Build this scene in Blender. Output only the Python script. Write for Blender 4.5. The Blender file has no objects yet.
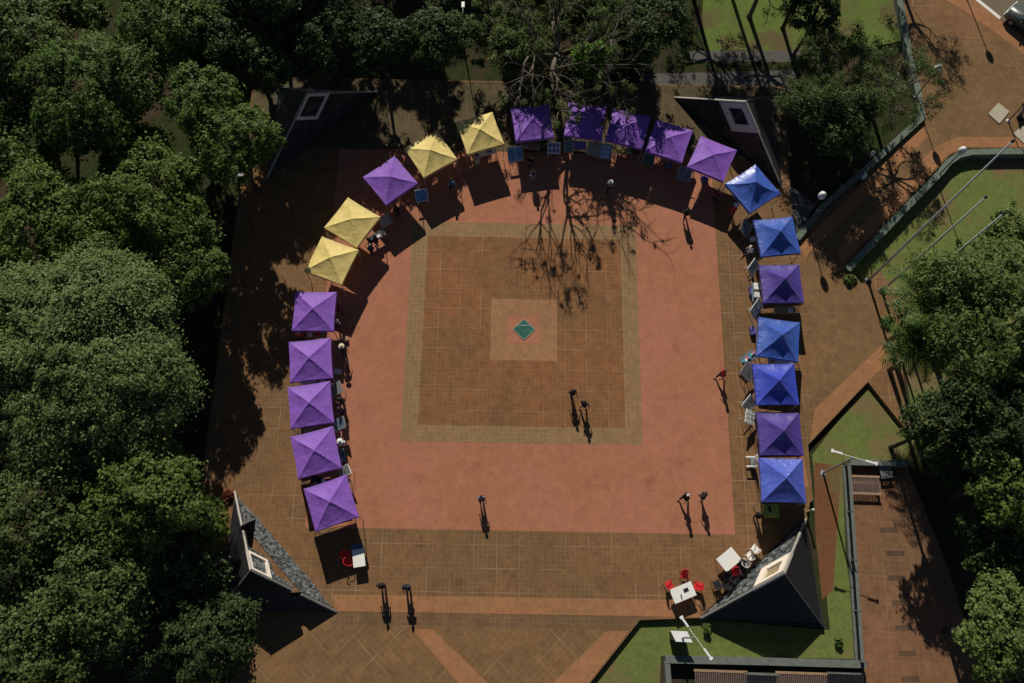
import bpy, bmesh, math, random
import numpy as np
from mathutils import Vector, Matrix, Euler
from mathutils.geometry import tessellate_polygon

C = bpy.context.scene.collection
SC = bpy.context.scene
R_ = math.radians
PI = math.pi

# ------------------------------------------------------------------ camera, sky, sun, exposure
CAM_ROT = (0.323834459, -0.00950553, 0.0158067)
CAM_POS = Vector((-1.03755379, -21.1898741, 60.1054807))
F_PX = 870.503
W_PX, H_PX = 1024, 683
CAM_M = Euler(CAM_ROT, 'XYZ').to_matrix()
cam_data = bpy.data.cameras.new('camera')
cam_data.sensor_width = 36
cam_data.lens = F_PX / W_PX * 36
cam_data.clip_start = 0.5
cam_data.clip_end = 2000
cam = bpy.data.objects.new('camera', cam_data)
C.objects.link(cam)
cam.matrix_world = Matrix.Translation(CAM_POS) @ CAM_M.to_4x4()
SC.camera = cam

SUN_EL = 34.5
SUN_AZ = -10.0          # the sun stands a little left of the top of the picture (+Y)
w = bpy.data.worlds.new('World')
SC.world = w
w.use_nodes = True
wn = w.node_tree.nodes
sky = wn.new('ShaderNodeTexSky')
sky.sky_type = 'NISHITA'
sky.sun_disc = False
sky.sun_elevation = R_(SUN_EL)
sky.sun_rotation = R_(SUN_AZ)
sky.altitude = 900
sky.air_density = 0.7
sky.dust_density = 0.3
w.node_tree.links.new(sky.outputs[0], wn['Background'].inputs[0])
wn['Background'].inputs[1].default_value = 0.05
sun_d = bpy.data.lights.new('sun', 'SUN')
sun_d.energy = 5.0
sun_d.angle = R_(0.5)
sun_d.color = (1.0, 0.94, 0.84)
sun = bpy.data.objects.new('sun', sun_d)
C.objects.link(sun)
sv = Vector((math.sin(R_(SUN_AZ)) * math.cos(R_(SUN_EL)), math.cos(R_(SUN_AZ)) * math.cos(R_(SUN_EL)), math.sin(R_(SUN_EL))))
sun.rotation_euler = sv.to_track_quat('Z', 'Y').to_euler()
sun.location = (0, 40, 60)
SC.view_settings.view_transform = 'Standard'
SC.view_settings.look = 'None'
SC.view_settings.exposure = -0.13
SC.view_settings.gamma = 1.0
SC.view_settings.use_curve_mapping = False


def gp(px, py, z=0.0):
    """point of the place at height z seen at a pixel of the survey photograph"""
    d = CAM_M @ Vector(((px - W_PX / 2) / F_PX, -(py - H_PX / 2) / F_PX, -1.0))
    t = (z - CAM_POS.z) / d.z
    return CAM_POS + d * t


# ------------------------------------------------------------------ helpers
def obj(name, bm_or_me, mats=None, parent=None):
    if isinstance(bm_or_me, bmesh.types.BMesh):
        me = bpy.data.meshes.new(name)
        bm_or_me.normal_update()
        bm_or_me.to_mesh(me)
        bm_or_me.free()
    else:
        me = bm_or_me
    if mats is not None:
        if not isinstance(mats, (list, tuple)):
            mats = [mats]
        me.materials.clear()
        for m in mats:
            me.materials.append(m)
    o = bpy.data.objects.new(name, me)
    C.objects.link(o)
    if parent:
        o.parent = parent
    return o


def thing(name, label, cat, loc=(0, 0, 0), rz=0.0, group=None):
    o = bpy.data.objects.new(name, None)
    o.empty_display_size = 0.3
    C.objects.link(o)
    o.location = loc
    o.rotation_euler = (0, 0, rz)
    o['label'] = label
    o['category'] = cat
    if group:
        o['group'] = group
    return o


def tag(o, label, cat, group=None):
    o['label'] = label
    o['category'] = cat
    if group:
        o['group'] = group
    return o


def copy_thing(root, loc, rz, label, group=None, scale=None):
    r = root.copy()
    C.objects.link(r)
    r.location = loc
    r.rotation_euler = (0, 0, rz)
    r['label'] = label
    if group:
        r['group'] = group
    if scale:
        r.scale = scale
    for ch in root.children:
        c = ch.copy()
        C.objects.link(c)
        c.parent = r
        for g in ch.children:
            d = g.copy()
            C.objects.link(d)
            d.parent = c
    return r


def add_box(bm, c, s, rot=None, bevel=0.0):
    r = bmesh.ops.create_cube(bm, size=1.0)
    vs = r['verts']
    bmesh.ops.scale(bm, vec=s, verts=vs)
    if bevel > 0:
        es = list({e for v in vs for e in v.link_edges})
        b = bmesh.ops.bevel(bm, geom=es, offset=bevel, segments=2, affect='EDGES', profile=0.6)
        vs = list({v for f in b['faces'] for v in f.verts} | {v for v in vs if v.is_valid})
        # collect the whole island
        seen = set(vs)
        stack = list(vs)
        while stack:
            v = stack.pop()
            for e in v.link_edges:
                o2 = e.other_vert(v)
                if o2 not in seen:
                    seen.add(o2)
                    stack.append(o2)
        vs = list(seen)
    if rot is not None:
        m = rot if isinstance(rot, Matrix) else Euler(rot, 'XYZ').to_matrix()
        bmesh.ops.rotate(bm, cent=(0, 0, 0), matrix=m, verts=vs)
    bmesh.ops.translate(bm, vec=c, verts=vs)
    return vs


def add_tube(bm, pts, rad, sides=8, cap=True):
    pts = [Vector(p) for p in pts]
    if not isinstance(rad, (list, tuple)):
        rad = [rad] * len(pts)
    rings = []
    for i, p in enumerate(pts):
        if i == 0:
            t = pts[1] - p
        elif i == len(pts) - 1:
            t = p - pts[i - 1]
        else:
            t = pts[i + 1] - pts[i - 1]
        t.normalize()
        a = Vector((0, 0, 1)) if abs(t.z) < 0.9 else Vector((1, 0, 0))
        u = t.cross(a).normalized()
        v = t.cross(u)
        rings.append([bm.verts.new(p + (u * math.cos(2 * PI * k / sides) + v * math.sin(2 * PI * k / sides)) * rad[i]) for k in range(sides)])
    for a, b in zip(rings, rings[1:]):
        for k in range(sides):
            bm.faces.new((a[k], a[(k + 1) % sides], b[(k + 1) % sides], b[k]))
    if cap:
        bm.faces.new(rings[0][::-1])
        bm.faces.new(rings[-1])


def add_lathe(bm, prof, seg=20, c=(0, 0, 0)):
    c = Vector(c)
    rings = []
    for r, z in prof:
        if r < 1e-5:
            rings.append([bm.verts.new(c + Vector((0, 0, z)))])
        else:
            rings.append([bm.verts.new(c + Vector((r * math.cos(2 * PI * k / seg), r * math.sin(2 * PI * k / seg), z))) for k in range(seg)])
    for a, b in zip(rings, rings[1:]):
        for k in range(seg):
            k2 = (k + 1) % seg
            if len(a) == 1 and len(b) == 1:
                continue
            if len(a) == 1:
                bm.faces.new((a[0], b[k2], b[k]))
            elif len(b) == 1:
                bm.faces.new((a[k], a[k2], b[0]))
            else:
                bm.faces.new((a[k], a[k2], b[k2], b[k]))


def add_prism(bm, poly, z0, z1):
    """poly: list of (x,y); closed prism"""
    a = sum(poly[i][0] * poly[(i + 1) % len(poly)][1] - poly[(i + 1) % len(poly)][0] * poly[i][1] for i in range(len(poly)))
    if a < 0:
        poly = poly[::-1]
    lo = [bm.verts.new((p[0], p[1], z0)) for p in poly]
    hi = [bm.verts.new((p[0], p[1], z1)) for p in poly]
    bm.faces.new(hi)
    bm.faces.new(lo[::-1])
    n = len(poly)
    for i in range(n):
        bm.faces.new((lo[i], lo[(i + 1) % n], hi[(i + 1) % n], hi[i]))


def smooth(o, on=True):
    for p in o.data.polygons:
        p.use_smooth = on
    return o


def sheet(name, poly, z, mat, kind='structure'):
    bm = bmesh.new()
    a = sum(poly[i][0] * poly[(i + 1) % len(poly)][1] - poly[(i + 1) % len(poly)][0] * poly[i][1] for i in range(len(poly)))
    if a < 0:
        poly = poly[::-1]
    vs = [bm.verts.new((p[0], p[1], z)) for p in poly]
    for t in tessellate_polygon([[Vector((p[0], p[1], 0)) for p in poly]]):
        f = bm.faces.new([vs[i] for i in t])
        f.normal_update()
        if f.normal.z < 0:
            f.normal_flip()
    o = obj(name, bm, mat)
    o['kind'] = kind
    return o


def P2(*pts, z=0.0):
    return [tuple(gp(x, y, z)[:2]) for x, y in pts]


# ------------------------------------------------------------------ materials
class NT:
    def __init__(s, name):
        s.m = bpy.data.materials.new(name)
        s.m.use_nodes = True
        s.t = s.m.node_tree
        s.b = s.t.nodes['Principled BSDF']

    def n(s, typ, **kw):
        nd = s.t.nodes.new(typ)
        for k, v in kw.items():
            setattr(nd, k, v)
        return nd

    def l(s, a, b):
        s.t.links.new(a, b)

    def noise(s, vec, scale, detail=4, rough=0.6):
        nd = s.n('ShaderNodeTexNoise')
        nd.inputs['Scale'].default_value = scale
        nd.inputs['Detail'].default_value = detail
        nd.inputs['Roughness'].default_value = rough
        if vec is not None:
            s.l(vec, nd.inputs['Vector'])
        return nd.outputs['Fac']

    def ramp(s, fac, stops):
        nd = s.n('ShaderNodeValToRGB')
        e = nd.color_ramp.elements
        while len(e) < len(stops):
            e.new(0.5)
        for el, (p, c) in zip(e, stops):
            el.position = p
            el.color = (c[0], c[1], c[2], 1) if not isinstance(c, (int, float)) else (c, c, c, 1)
        s.l(fac, nd.inputs['Fac'])
        return nd.outputs['Color']

    def mix(s, fac, a, b, mode='MIX'):
        nd = s.n('ShaderNodeMix', data_type='RGBA', blend_type=mode)
        for sock, v in ((nd.inputs[0], fac), (nd.inputs[6], a), (nd.inputs[7], b)):
            if isinstance(v, bpy.types.NodeSocket):
                s.l(v, sock)
            elif isinstance(v, (int, float)):
                sock.default_value = v
            else:
                sock.default_value = (v[0], v[1], v[2], 1)
        return nd.outputs[2]

    def bump(s, h, strength=0.3, dist=0.02):
        nd = s.n('ShaderNodeBump')
        nd.inputs['Strength'].default_value = strength
        nd.inputs['Distance'].default_value = dist
        s.l(h, nd.inputs['Height'])
        s.l(nd.outputs[0], s.b.inputs['Normal'])


def coords(t):
    return t.n('ShaderNodeTexCoord').outputs['Object']


def plain(name, col, rough=0.6, var=0.15, scale=6.0, metal=0.0, spec=0.4):
    t = NT(name)
    v = coords(t)
    f = t.noise(v, scale, 5, 0.65)
    a = [c * (1 - var) for c in col]
    b = [min(1, c * (1 + var)) for c in col]
    t.l(t.ramp(f, [(0.3, a), (0.7, b)]), t.b.inputs['Base Color'])
    t.b.inputs['Roughness'].default_value = rough
    t.b.inputs['Metallic'].default_value = metal
    t.b.inputs['Specular IOR Level'].default_value = spec
    return t.m


def tiles(name, c1, c2, grout, cell=0.31, rot=0.0, patch=(0.75, 1.2), tint=None, groutw=0.03, big=1, tvar=0.09):
    """square paving with irregular pale joints, dirt patches and tile-to-tile tint"""
    t = NT(name)
    v = coords(t)
    mp = t.n('ShaderNodeMapping')
    mp.inputs['Rotation'].default_value = (0, 0, rot)
    t.l(v, mp.inputs['Vector'])
    vec = mp.outputs[0]
    # a faint wobble so that joints are not ruler-straight
    wob = t.n('ShaderNodeTexNoise')
    wob.inputs['Scale'].default_value = 0.7
    t.l(vec, wob.inputs['Vector'])
    add = t.n('ShaderNodeVectorMath', operation='MULTIPLY_ADD')
    t.l(wob.outputs['Color'], add.inputs[0])
    add.inputs[1].default_value = (0.05, 0.05, 0)
    t.l(vec, add.inputs[2])
    vv = add.outputs[0]

    def brick(cs, mort):
        b = t.n('ShaderNodeTexBrick')
        b.offset = 0.0
        b.squash = 1.0
        b.inputs['Scale'].default_value = 1.0
        b.inputs['Brick Width'].default_value = cs
        b.inputs['Row Height'].default_value = cs
        b.inputs['Mortar Size'].default_value = mort
        b.inputs['Mortar Smooth'].default_value = 0.4
        b.inputs['Color1'].default_value = (0, 0, 0, 1)
        b.inputs['Color2'].default_value = (1, 1, 1, 1)
        b.inputs['Mortar'].default_value = (0.5, 0.5, 0.5, 1)
        t.l(vv, b.inputs['Vector'])
        return b
    b1 = brick(cell, groutw / 2)
    n1 = t.noise(v, 0.16, 4, 0.6)
    n2 = t.noise(v, 1.3, 6, 0.7)
    n3 = t.noise(v, 9.0, 5, 0.7)
    base = t.mix(t.ramp(n1, [(0.38, 0.0), (0.62, 1.0)]), c1, c2)
    tv = t.ramp(b1.outputs['Color'], [(0.0, 1 - tvar), (1.0, 1 + tvar)])
    base = t.mix(1.0, base, tv, 'MULTIPLY')
    base = t.mix(1.0, base, t.ramp(n2, [(0.25, patch[0]), (0.75, patch[1])]), 'MULTIPLY')
    base = t.mix(1.0, base, t.ramp(n3, [(0.3, 0.88), (0.7, 1.1)]), 'MULTIPLY')
    st = t.noise(v, 0.42, 7, 0.72)
    base = t.mix(1.0, base, t.ramp(st, [(0.30, 0.72), (0.42, 0.97), (0.60, 1.0), (0.72, 1.12)]), 'MULTIPLY')
    jv = t.ramp(t.noise(v, 0.55, 3, 0.6), [(0.35, 0.08), (0.7, 0.55)])
    jf = t.mix(1.0, b1.outputs['Fac'], jv, 'MULTIPLY')
    col = t.mix(jf, base, grout)
    if big:
        b2 = brick(cell * 5, groutw * 0.8)
        jv2 = t.ramp(t.noise(v, 0.35, 3, 0.6), [(0.45, 0.0), (0.65, 0.9)])
        col = t.mix(t.mix(1.0, b2.outputs['Fac'], jv2, 'MULTIPLY'), col, [g * 1.12 for g in grout])
    t.l(col, t.b.inputs['Base Color'])
    t.b.inputs['Roughness'].default_value = 0.9
    t.b.inputs['Specular IOR Level'].default_value = 0.15
    t.bump(n3, 0.25, 0.01)
    return t.m


def grass_mat(name, g1, g2, dirt, dirt_amt=0.5, sc=1.0):
    t = NT(name)
    v = coords(t)
    n1 = t.noise(v, 0.22 * sc, 5, 0.65)
    n2 = t.noise(v, 2.2 * sc, 6, 0.75)
    n3 = t.noise(v, 14 * sc, 4, 0.8)
    g = t.mix(t.ramp(n2, [(0.3, 0.0), (0.7, 1.0)]), g1, g2)
    g = t.mix(1.0, g, t.ramp(n3, [(0.25, 0.55), (0.75, 1.4)]), 'MULTIPLY')
    d = t.mix(1.0, dirt, t.ramp(n3, [(0.25, 0.7), (0.75, 1.3)]), 'MULTIPLY')
    mix = t.n('ShaderNodeMath', operation='MULTIPLY_ADD')
    t.l(n2, mix.inputs[0])
    mix.inputs[1].default_value = 0.35
    t.l(n1, mix.inputs[2])
    f = t.ramp(mix.outputs[0], [(0.95 - dirt_amt * 0.6, 0.0), (1.08 - dirt_amt * 0.6, 1.0)])
    t.l(t.mix(f, g, d), t.b.inputs['Base Color'])
    t.b.inputs['Roughness'].default_value = 1.0
    t.b.inputs['Specular IOR Level'].default_value = 0.05
    t.bump(n3, 0.8, 0.05)
    return t.m


def leaf_mat(name, dark, light, transl=0.22, rough=0.5):
    t = NT(name)
    g = t.n('ShaderNodeNewGeometry')
    oi = t.n('ShaderNodeObjectInfo')
    c = t.ramp(g.outputs['Random Per Island'], [(0.0, dark), (0.55, [(a + b) / 2 for a, b in zip(dark, light)]), (1.0, light)])
    hv = t.ramp(oi.outputs['Random'], [(0.0, (0.85, 0.9, 0.85)), (1.0, (1.12, 1.08, 1.0))])
    c = t.mix(1.0, c, hv, 'MULTIPLY')
    t.l(c, t.b.inputs['Base Color'])
    t.b.inputs['Roughness'].default_value = rough
    t.b.inputs['Specular IOR Level'].default_value = 0.12
    tr = t.n('ShaderNodeBsdfTranslucent')
    t.l(t.mix(1.0, c, (1.1, 1.25, 0.6), 'MULTIPLY'), tr.inputs['Color'])
    ms = t.n('ShaderNodeMixShader')
    ms.inputs[0].default_value = transl
    t.l(t.b.outputs[0], ms.inputs[1])
    t.l(tr.outputs[0], ms.inputs[2])
    t.l(ms.outputs[0], t.t.nodes['Material Output'].inputs[0])
    return t.m


def cloth_mat(name, col, rough=0.6, transl=0.12, spec=0.4, sheenlike=0.0):
    t = NT(name)
    v = coords(t)
    n1 = t.noise(v, 1.5, 4, 0.6)
    n2 = t.noise(v, 25, 3, 0.6)
    c = t.mix(1.0, col, t.ramp(n1, [(0.3, 0.86), (0.7, 1.12)]), 'MULTIPLY')
    n4 = t.noise(v, 5.0, 5, 0.7)
    c = t.mix(1.0, c, t.ramp(n4, [(0.3, 0.9), (0.5, 1.0), (0.75, 1.06)]), 'MULTIPLY')
    t.l(c, t.b.inputs['Base Color'])
    t.b.inputs['Roughness'].default_value = rough
    t.b.inputs['Specular IOR Level'].default_value = spec
    wv = t.n('ShaderNodeTexWave', wave_type='RINGS')
    wv.inputs['Scale'].default_value = 0.55
    wv.inputs['Distortion'].default_value = 14
    wv.inputs['Detail'].default_value = 3
    t.l(v, wv.inputs['Vector'])
    t.bump(t.mix(0.5, n1, wv.outputs['Fac']), 0.4, 0.09)
    tr = t.n('ShaderNodeBsdfTranslucent')
    t.l(c, tr.inputs['Color'])
    ms = t.n('ShaderNodeMixShader')
    ms.inputs[0].default_value = transl
    t.l(t.b.outputs[0], ms.inputs[1])
    t.l(tr.outputs[0], ms.inputs[2])
    t.l(ms.outputs[0], t.t.nodes['Material Output'].inputs[0])
    return t.m


def granite_mat(name, dark, light, sc=9.0, rough=0.45):
    t = NT(name)
    v = coords(t)
    vo = t.n('ShaderNodeTexVoronoi')
    vo.inputs['Scale'].default_value = sc
    t.l(v, vo.inputs['Vector'])
    n = t.noise(v, sc * 1.7, 4, 0.8)
    f = t.mix(0.5, vo.outputs['Color'], t.ramp(n, [(0.35, 0.0), (0.65, 1.0)]))
    bw = t.n('ShaderNodeRGBToBW')
    t.l(f, bw.inputs[0])
    t.l(t.ramp(bw.outputs[0], [(0.3, dark), (0.55, [(a + b) / 2.6 for a, b in zip(dark, light)]), (0.75, light)]), t.b.inputs['Base Color'])
    t.b.inputs['Roughness'].default_value = rough
    return t.m


M = {}
GROUT = (0.30, 0.215, 0.12)
M['tile_brown'] = tiles('brown paving', (0.175, 0.10, 0.044), (0.212, 0.110, 0.049), GROUT)
M['tile_diag'] = tiles('brown diagonal paving', (0.175, 0.102, 0.045), (0.215, 0.118, 0.052), GROUT, rot=R_(45), cell=0.38)
M['tile_diag2'] = tiles('brown slanted paving', (0.172, 0.103, 0.045), (0.21, 0.118, 0.053), (0.26, 0.18, 0.095), rot=R_(37), cell=0.36, big=0, groutw=0.03)
M['tile_inner'] = tiles('orange brown paving', (0.185, 0.095, 0.04), (0.245, 0.105, 0.042), GROUT)
M['tile_red'] = tiles('red paving', (0.365, 0.152, 0.080), (0.40, 0.16, 0.095), (0.42, 0.21, 0.12), cell=0.31, patch=(0.84, 1.1), groutw=0.03, big=0, tvar=0.045)
M['tile_tan'] = tiles('tan paving', (0.245, 0.15, 0.07), (0.27, 0.16, 0.08), (0.36, 0.27, 0.15), patch=(0.85, 1.12), groutw=0.05, big=0)
M['tile_center'] = tiles('light orange paving', (0.30, 0.155, 0.075), (0.32, 0.17, 0.08), (0.34, 0.2, 0.11), patch=(0.88, 1.1), big=0)
M['tile_strip'] = tiles('orange strip paving', (0.30, 0.148, 0.066), (0.34, 0.155, 0.07), (0.36, 0.22, 0.12), patch=(0.86, 1.12), big=0)
M['tile_olive'] = tiles('dark olive paving', (0.085, 0.07, 0.035), (0.125, 0.09, 0.045), (0.16, 0.13, 0.08), patch=(0.6, 1.2))  # darker, more olive brown than the main paving
M['tile_dark'] = tiles('dark strip paving', (0.155, 0.092, 0.045), (0.18, 0.10, 0.05), GROUT, big=0)
M['walk'] = tiles('walkway paving', (0.185, 0.10, 0.05), (0.22, 0.108, 0.055), (0.27, 0.17, 0.1), cell=0.36, rot=R_(2))
M['inset'] = tiles('dark brick inset', (0.09, 0.055, 0.035), (0.12, 0.07, 0.04), (0.19, 0.12, 0.07), cell=0.2, big=0)
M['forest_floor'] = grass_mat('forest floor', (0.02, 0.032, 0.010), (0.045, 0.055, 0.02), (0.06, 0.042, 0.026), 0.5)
M['lawn'] = grass_mat('lawn grass', (0.108, 0.142, 0.036), (0.178, 0.21, 0.06), (0.19, 0.14, 0.065), 0.45)
M['lawn_far'] = grass_mat('bright lawn grass', (0.10, 0.145, 0.032), (0.155, 0.20, 0.05), (0.13, 0.105, 0.05), 0.5)
M['soil'] = grass_mat('red soil', (0.16, 0.075, 0.035), (0.20, 0.085, 0.04), (0.15, 0.12, 0.05), 0.45)
M['gravel'] = plain('grey gravel', (0.085, 0.08, 0.07), 0.9, 0.5, 9)
M['asphalt'] = plain('brown grey asphalt', (0.15, 0.115, 0.072), 0.9, 0.12, 5)
M['paint'] = plain('white road paint', (0.7, 0.68, 0.62), 0.7, 0.12, 8)
M['conc_green'] = plain('mossy concrete', (0.12, 0.155, 0.115), 0.85, 0.3, 3)
M['conc_pale'] = plain('pale concrete', (0.42, 0.38, 0.27), 0.85, 0.12, 3)
M['conc_grey'] = plain('grey green concrete', (0.125, 0.142, 0.122), 0.85, 0.25, 3)
M['granite'] = granite_mat('speckled granite', (0.012, 0.018, 0.02), (0.27, 0.28, 0.27), 7)
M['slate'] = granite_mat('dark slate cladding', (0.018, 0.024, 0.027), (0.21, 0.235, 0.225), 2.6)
M['slate_shaded'] = granite_mat('shade-darkened slate cladding', (0.008, 0.009, 0.012), (0.045, 0.05, 0.055), 2.2)  # same slate, darkened to deepen the shade on the upper pyramids
M['slate_back'] = plain('dark stone', (0.013, 0.013, 0.013), 0.7, 0.35, 3)
M['edge_stone'] = plain('pale edge stone', (0.36, 0.34, 0.29), 0.7, 0.2, 6)
M['frame_white'] = plain('white stone frame', (0.74, 0.66, 0.55), 0.6, 0.08, 4)
M['gold_panel'] = plain('sandy infill', (0.27, 0.22, 0.12), 0.8, 0.4, 4)
M['green_glass'] = plain('green marble', (0.035, 0.12, 0.085), 0.25, 0.35, 2.5)
M['purple'] = cloth_mat('purple canopy cloth', (0.235, 0.095, 0.47), 0.65, 0.10)
M['yellow'] = cloth_mat('yellow canopy cloth', (0.74, 0.58, 0.19), 0.65, 0.10)
M['blue'] = cloth_mat('blue canopy cloth', (0.045, 0.075, 0.50), 0.40, 0.12, 0.75)
M['skyblue'] = cloth_mat('mid blue canopy cloth', (0.05, 0.115, 0.46), 0.38, 0.12, 0.75)
M['violet'] = cloth_mat('violet canopy cloth', (0.085, 0.055, 0.29), 0.42, 0.12, 0.55)
M['lightblue'] = cloth_mat('cornflower canopy cloth', (0.095, 0.14, 0.58), 0.33, 0.12, 1.0)
M['metal_dark'] = plain('dark metal', (0.05, 0.05, 0.055), 0.45, 0.1, 5, 0.6)
M['metal_grey'] = plain('galvanised steel', (0.42, 0.43, 0.43), 0.45, 0.12, 5, 0.5)
M['white_metal'] = plain('white painted metal', (0.78, 0.78, 0.76), 0.4, 0.05, 5)
M['pole_grey'] = plain('pale grey painted steel', (0.5, 0.5, 0.47), 0.5, 0.06, 3)
M['globe'] = plain('white lamp globe', (0.72, 0.72, 0.68), 0.35, 0.06, 2)
M['red_plastic'] = plain('red plastic', (0.62, 0.025, 0.03), 0.4, 0.08, 5)
M['black_plastic'] = plain('black plastic', (0.02, 0.02, 0.025), 0.4, 0.2, 5)
M['white_plastic'] = plain('white plastic', (0.78, 0.76, 0.70), 0.45, 0.05, 5)
M['wood'] = plain('raw wood', (0.36, 0.24, 0.12), 0.7, 0.2, 12)
M['brick_slat'] = plain('grey brown slats', (0.15, 0.10, 0.085), 0.7, 0.2, 8)
M['rail_tan'] = plain('tan timber', (0.3, 0.19, 0.11), 0.7, 0.2, 8)
M['glass'] = plain('dark glass', (0.02, 0.03, 0.035), 0.08, 0.1, 1, 0, 0.8)
M['car_paint'] = plain('dark grey car paint', (0.09, 0.10, 0.09), 0.3, 0.04, 2, 0.2)
M['tyre'] = plain('tyre rubber', (0.02, 0.02, 0.02), 0.9, 0.1, 5)
M['lamp_red'] = plain('red lamp lens', (0.4, 0.02, 0.02), 0.2, 0.05, 5)
M['bark'] = plain('grey bark', (0.11, 0.09, 0.065), 0.9, 0.4, 5)
M['bark_dark'] = plain('dark bark', (0.05, 0.04, 0.03), 0.9, 0.4, 5)
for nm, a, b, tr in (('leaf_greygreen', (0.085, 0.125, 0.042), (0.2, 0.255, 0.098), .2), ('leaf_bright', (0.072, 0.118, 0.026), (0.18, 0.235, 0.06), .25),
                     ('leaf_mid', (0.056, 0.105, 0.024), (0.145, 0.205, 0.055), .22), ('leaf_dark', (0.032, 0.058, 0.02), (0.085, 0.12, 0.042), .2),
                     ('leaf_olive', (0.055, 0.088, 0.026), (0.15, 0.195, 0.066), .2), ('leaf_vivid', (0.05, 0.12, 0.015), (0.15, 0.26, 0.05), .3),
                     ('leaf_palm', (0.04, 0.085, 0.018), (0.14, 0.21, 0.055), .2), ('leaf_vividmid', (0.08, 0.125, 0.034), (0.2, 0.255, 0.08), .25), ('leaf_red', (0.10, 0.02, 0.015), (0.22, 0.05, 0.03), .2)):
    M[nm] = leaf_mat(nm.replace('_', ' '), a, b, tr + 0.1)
M['skin'] = plain('skin', (0.32, 0.17, 0.11), 0.55, 0.08, 6)
M['skin_dark'] = plain('brown skin', (0.17, 0.085, 0.055), 0.55, 0.08, 6)


def colour(name, c, rough=0.75):
    if name not in M:
        M[name] = plain(name, c, rough, 0.12, 9)
    return M[name]


# ------------------------------------------------------------------ ground and paving
GZ = -0.35
bm = bmesh.new()
bmesh.ops.create_grid(bm, x_segments=24, y_segments=24, size=260)
bmesh.ops.translate(bm, vec=(0, 0, GZ), verts=bm.verts)
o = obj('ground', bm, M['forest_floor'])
o['kind'] = 'structure'

slab = [(-22.0, -70), (-22.0, 21.2), (21.0, 21.2)] + P2((789, 172), (795, 238), (922, 122), (908, 60), (898, 0)) + [gp(880, -90)[:2], gp(1130, -90)[:2], gp(1130, 148)[:2]] + \
    P2((1024, 148), (965, 148), (950, 155), (843, 268), (862, 284), (880, 272), (908, 303), (897, 330), (912, 437), (868, 382), (808, 445), (813, 500)) + \
    [(19.9, -12.3), (19.6, -13.5), (11.9, -20.0)] + P2((640, 620), (590, 683)) + [gp(520, 770)[:2], (gp(520, 770)[0], -70)]
slab = [tuple(p) for p in slab]
bm = bmesh.new()
hi = [bm.verts.new((p[0], p[1], 0.0)) for p in slab]
lo = [bm.verts.new((p[0], p[1], -0.6)) for p in slab]
for t in tessellate_polygon([[Vector((p[0], p[1], 0)) for p in slab]]):
    f = bm.faces.new([hi[i] for i in t])
    f.normal_update()
    if f.normal.z < 0:
        f.normal_flip()
for i in range(len(slab)):
    j = (i + 1) % len(slab)
    bm.faces.new((hi[i], lo[i], lo[j], hi[j]))
o = obj('plaza', bm, M['tile_brown'])
o['kind'] = 'structure'


def rect(x0, y0, x1, y1):
    return [(x0, y0), (x1, y0), (x1, y1), (x0, y1)]


def ring(name, h, t, z, mat):
    bm = bmesh.new()
    o4 = [bm.verts.new((x, y, z)) for x, y in rect(-h, -h, h, h)]
    i4 = [bm.verts.new((x, y, z)) for x, y in rect(-h + t, -h + t, h - t, h - t)]
    for k in range(4):
        bm.faces.new((o4[k], o4[(k + 1) % 4], i4[(k + 1) % 4], i4[k]))
    o = obj(name, bm, mat)
    o['kind'] = 'structure'


sheet('red_paving', rect(-14.6, -14.56, 14.6, 14.7), 0.004, M['tile_red'])
ring('tan_paving_border', 8.5, 1.2, 0.008, M['tile_tan'])
sheet('inner_paving', rect(-7.3, -7.3, 7.3, 7.3), 0.008, M['tile_inner'])
sheet('centre_paving', rect(-2.37, -2.45, 2.5, 2.32), 0.012, M['tile_center'])
sheet('centre_red_paving', rect(-1.12, -1.15, 1.22, 1.02), 0.016, M['tile_red'])
sheet('orange_paving_strip', rect(-12.3, -19.95, 11.9, -18.9), 0.004, M['tile_strip'])
sheet('dark_paving_strip', [(-12.3, -20.75), tuple(gp(631.5, 629.5)[:2]), tuple(gp(639.5, 620.3)[:2]), (9.0, -19.96), (-12.3, -19.96)], 0.004, M['tile_dark'])
dg = [(-22.0, -70), (-22.0, -20.0), (-12.4, -20.0), (-12.4, -20.76)] + P2((630, 631), (589.5, 683)) + [gp(520.5, 769)[:2], (gp(520, 769)[0], -70)]
sheet('diagonal_paving', [tuple(p) for p in dg], 0.003, M['tile_diag'])
sheet('paving_band', P2((412, 629), (432, 629), (497, 692), (560, 755), (535, 765), (466, 692)), 0.007, M['tile_strip'])
sheet('paving_band', P2((606, 631), (629, 631), (588.5, 683), (530, 757), (495, 757), (553, 683)), 0.007, M['tile_strip'])
sheet('slanted_paving', P2((806, 250), (921, 128), (908, 60), (898, 2), (1024, 80), (1024, 146), (966, 147), (951, 153), (845, 262), (866, 290), (886, 345), (815, 409), (809, 380)), 0.003, M['tile_diag2'])
sheet('paving_band', P2((815, 409), (882, 345), (889, 362), (868, 381), (809.5, 443)), 0.007, M['tile_strip'])
sheet('paving_band', P2((799, 246), (922, 127), (927, 137), (805, 258)), 0.007, M['tile_strip'])
sheet('paving_band', P2((843, 264), (948, 154), (966, 147.5), (1040, 147), (1040, 137), (958, 137), (935, 147), (836, 252)), 0.007, M['tile_strip'])
sheet('paving_band', P2((940, -20), (968, -5), (1000, 20), (1060, 66), (1054, 78), (1000, 36), (960, 8), (930, -8)), 0.007, M['tile_strip'])
sheet('olive_paving', rect(-21.9, 14.72, 20.9, 21.1), 0.004, M['tile_olive'])
sheet('left_paving_strip', [(-20.8, -12.5), (-19.8, -12.5), (-19.8, 15), (-20.8, 15)], 0.004, M['tile_inner'])
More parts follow.
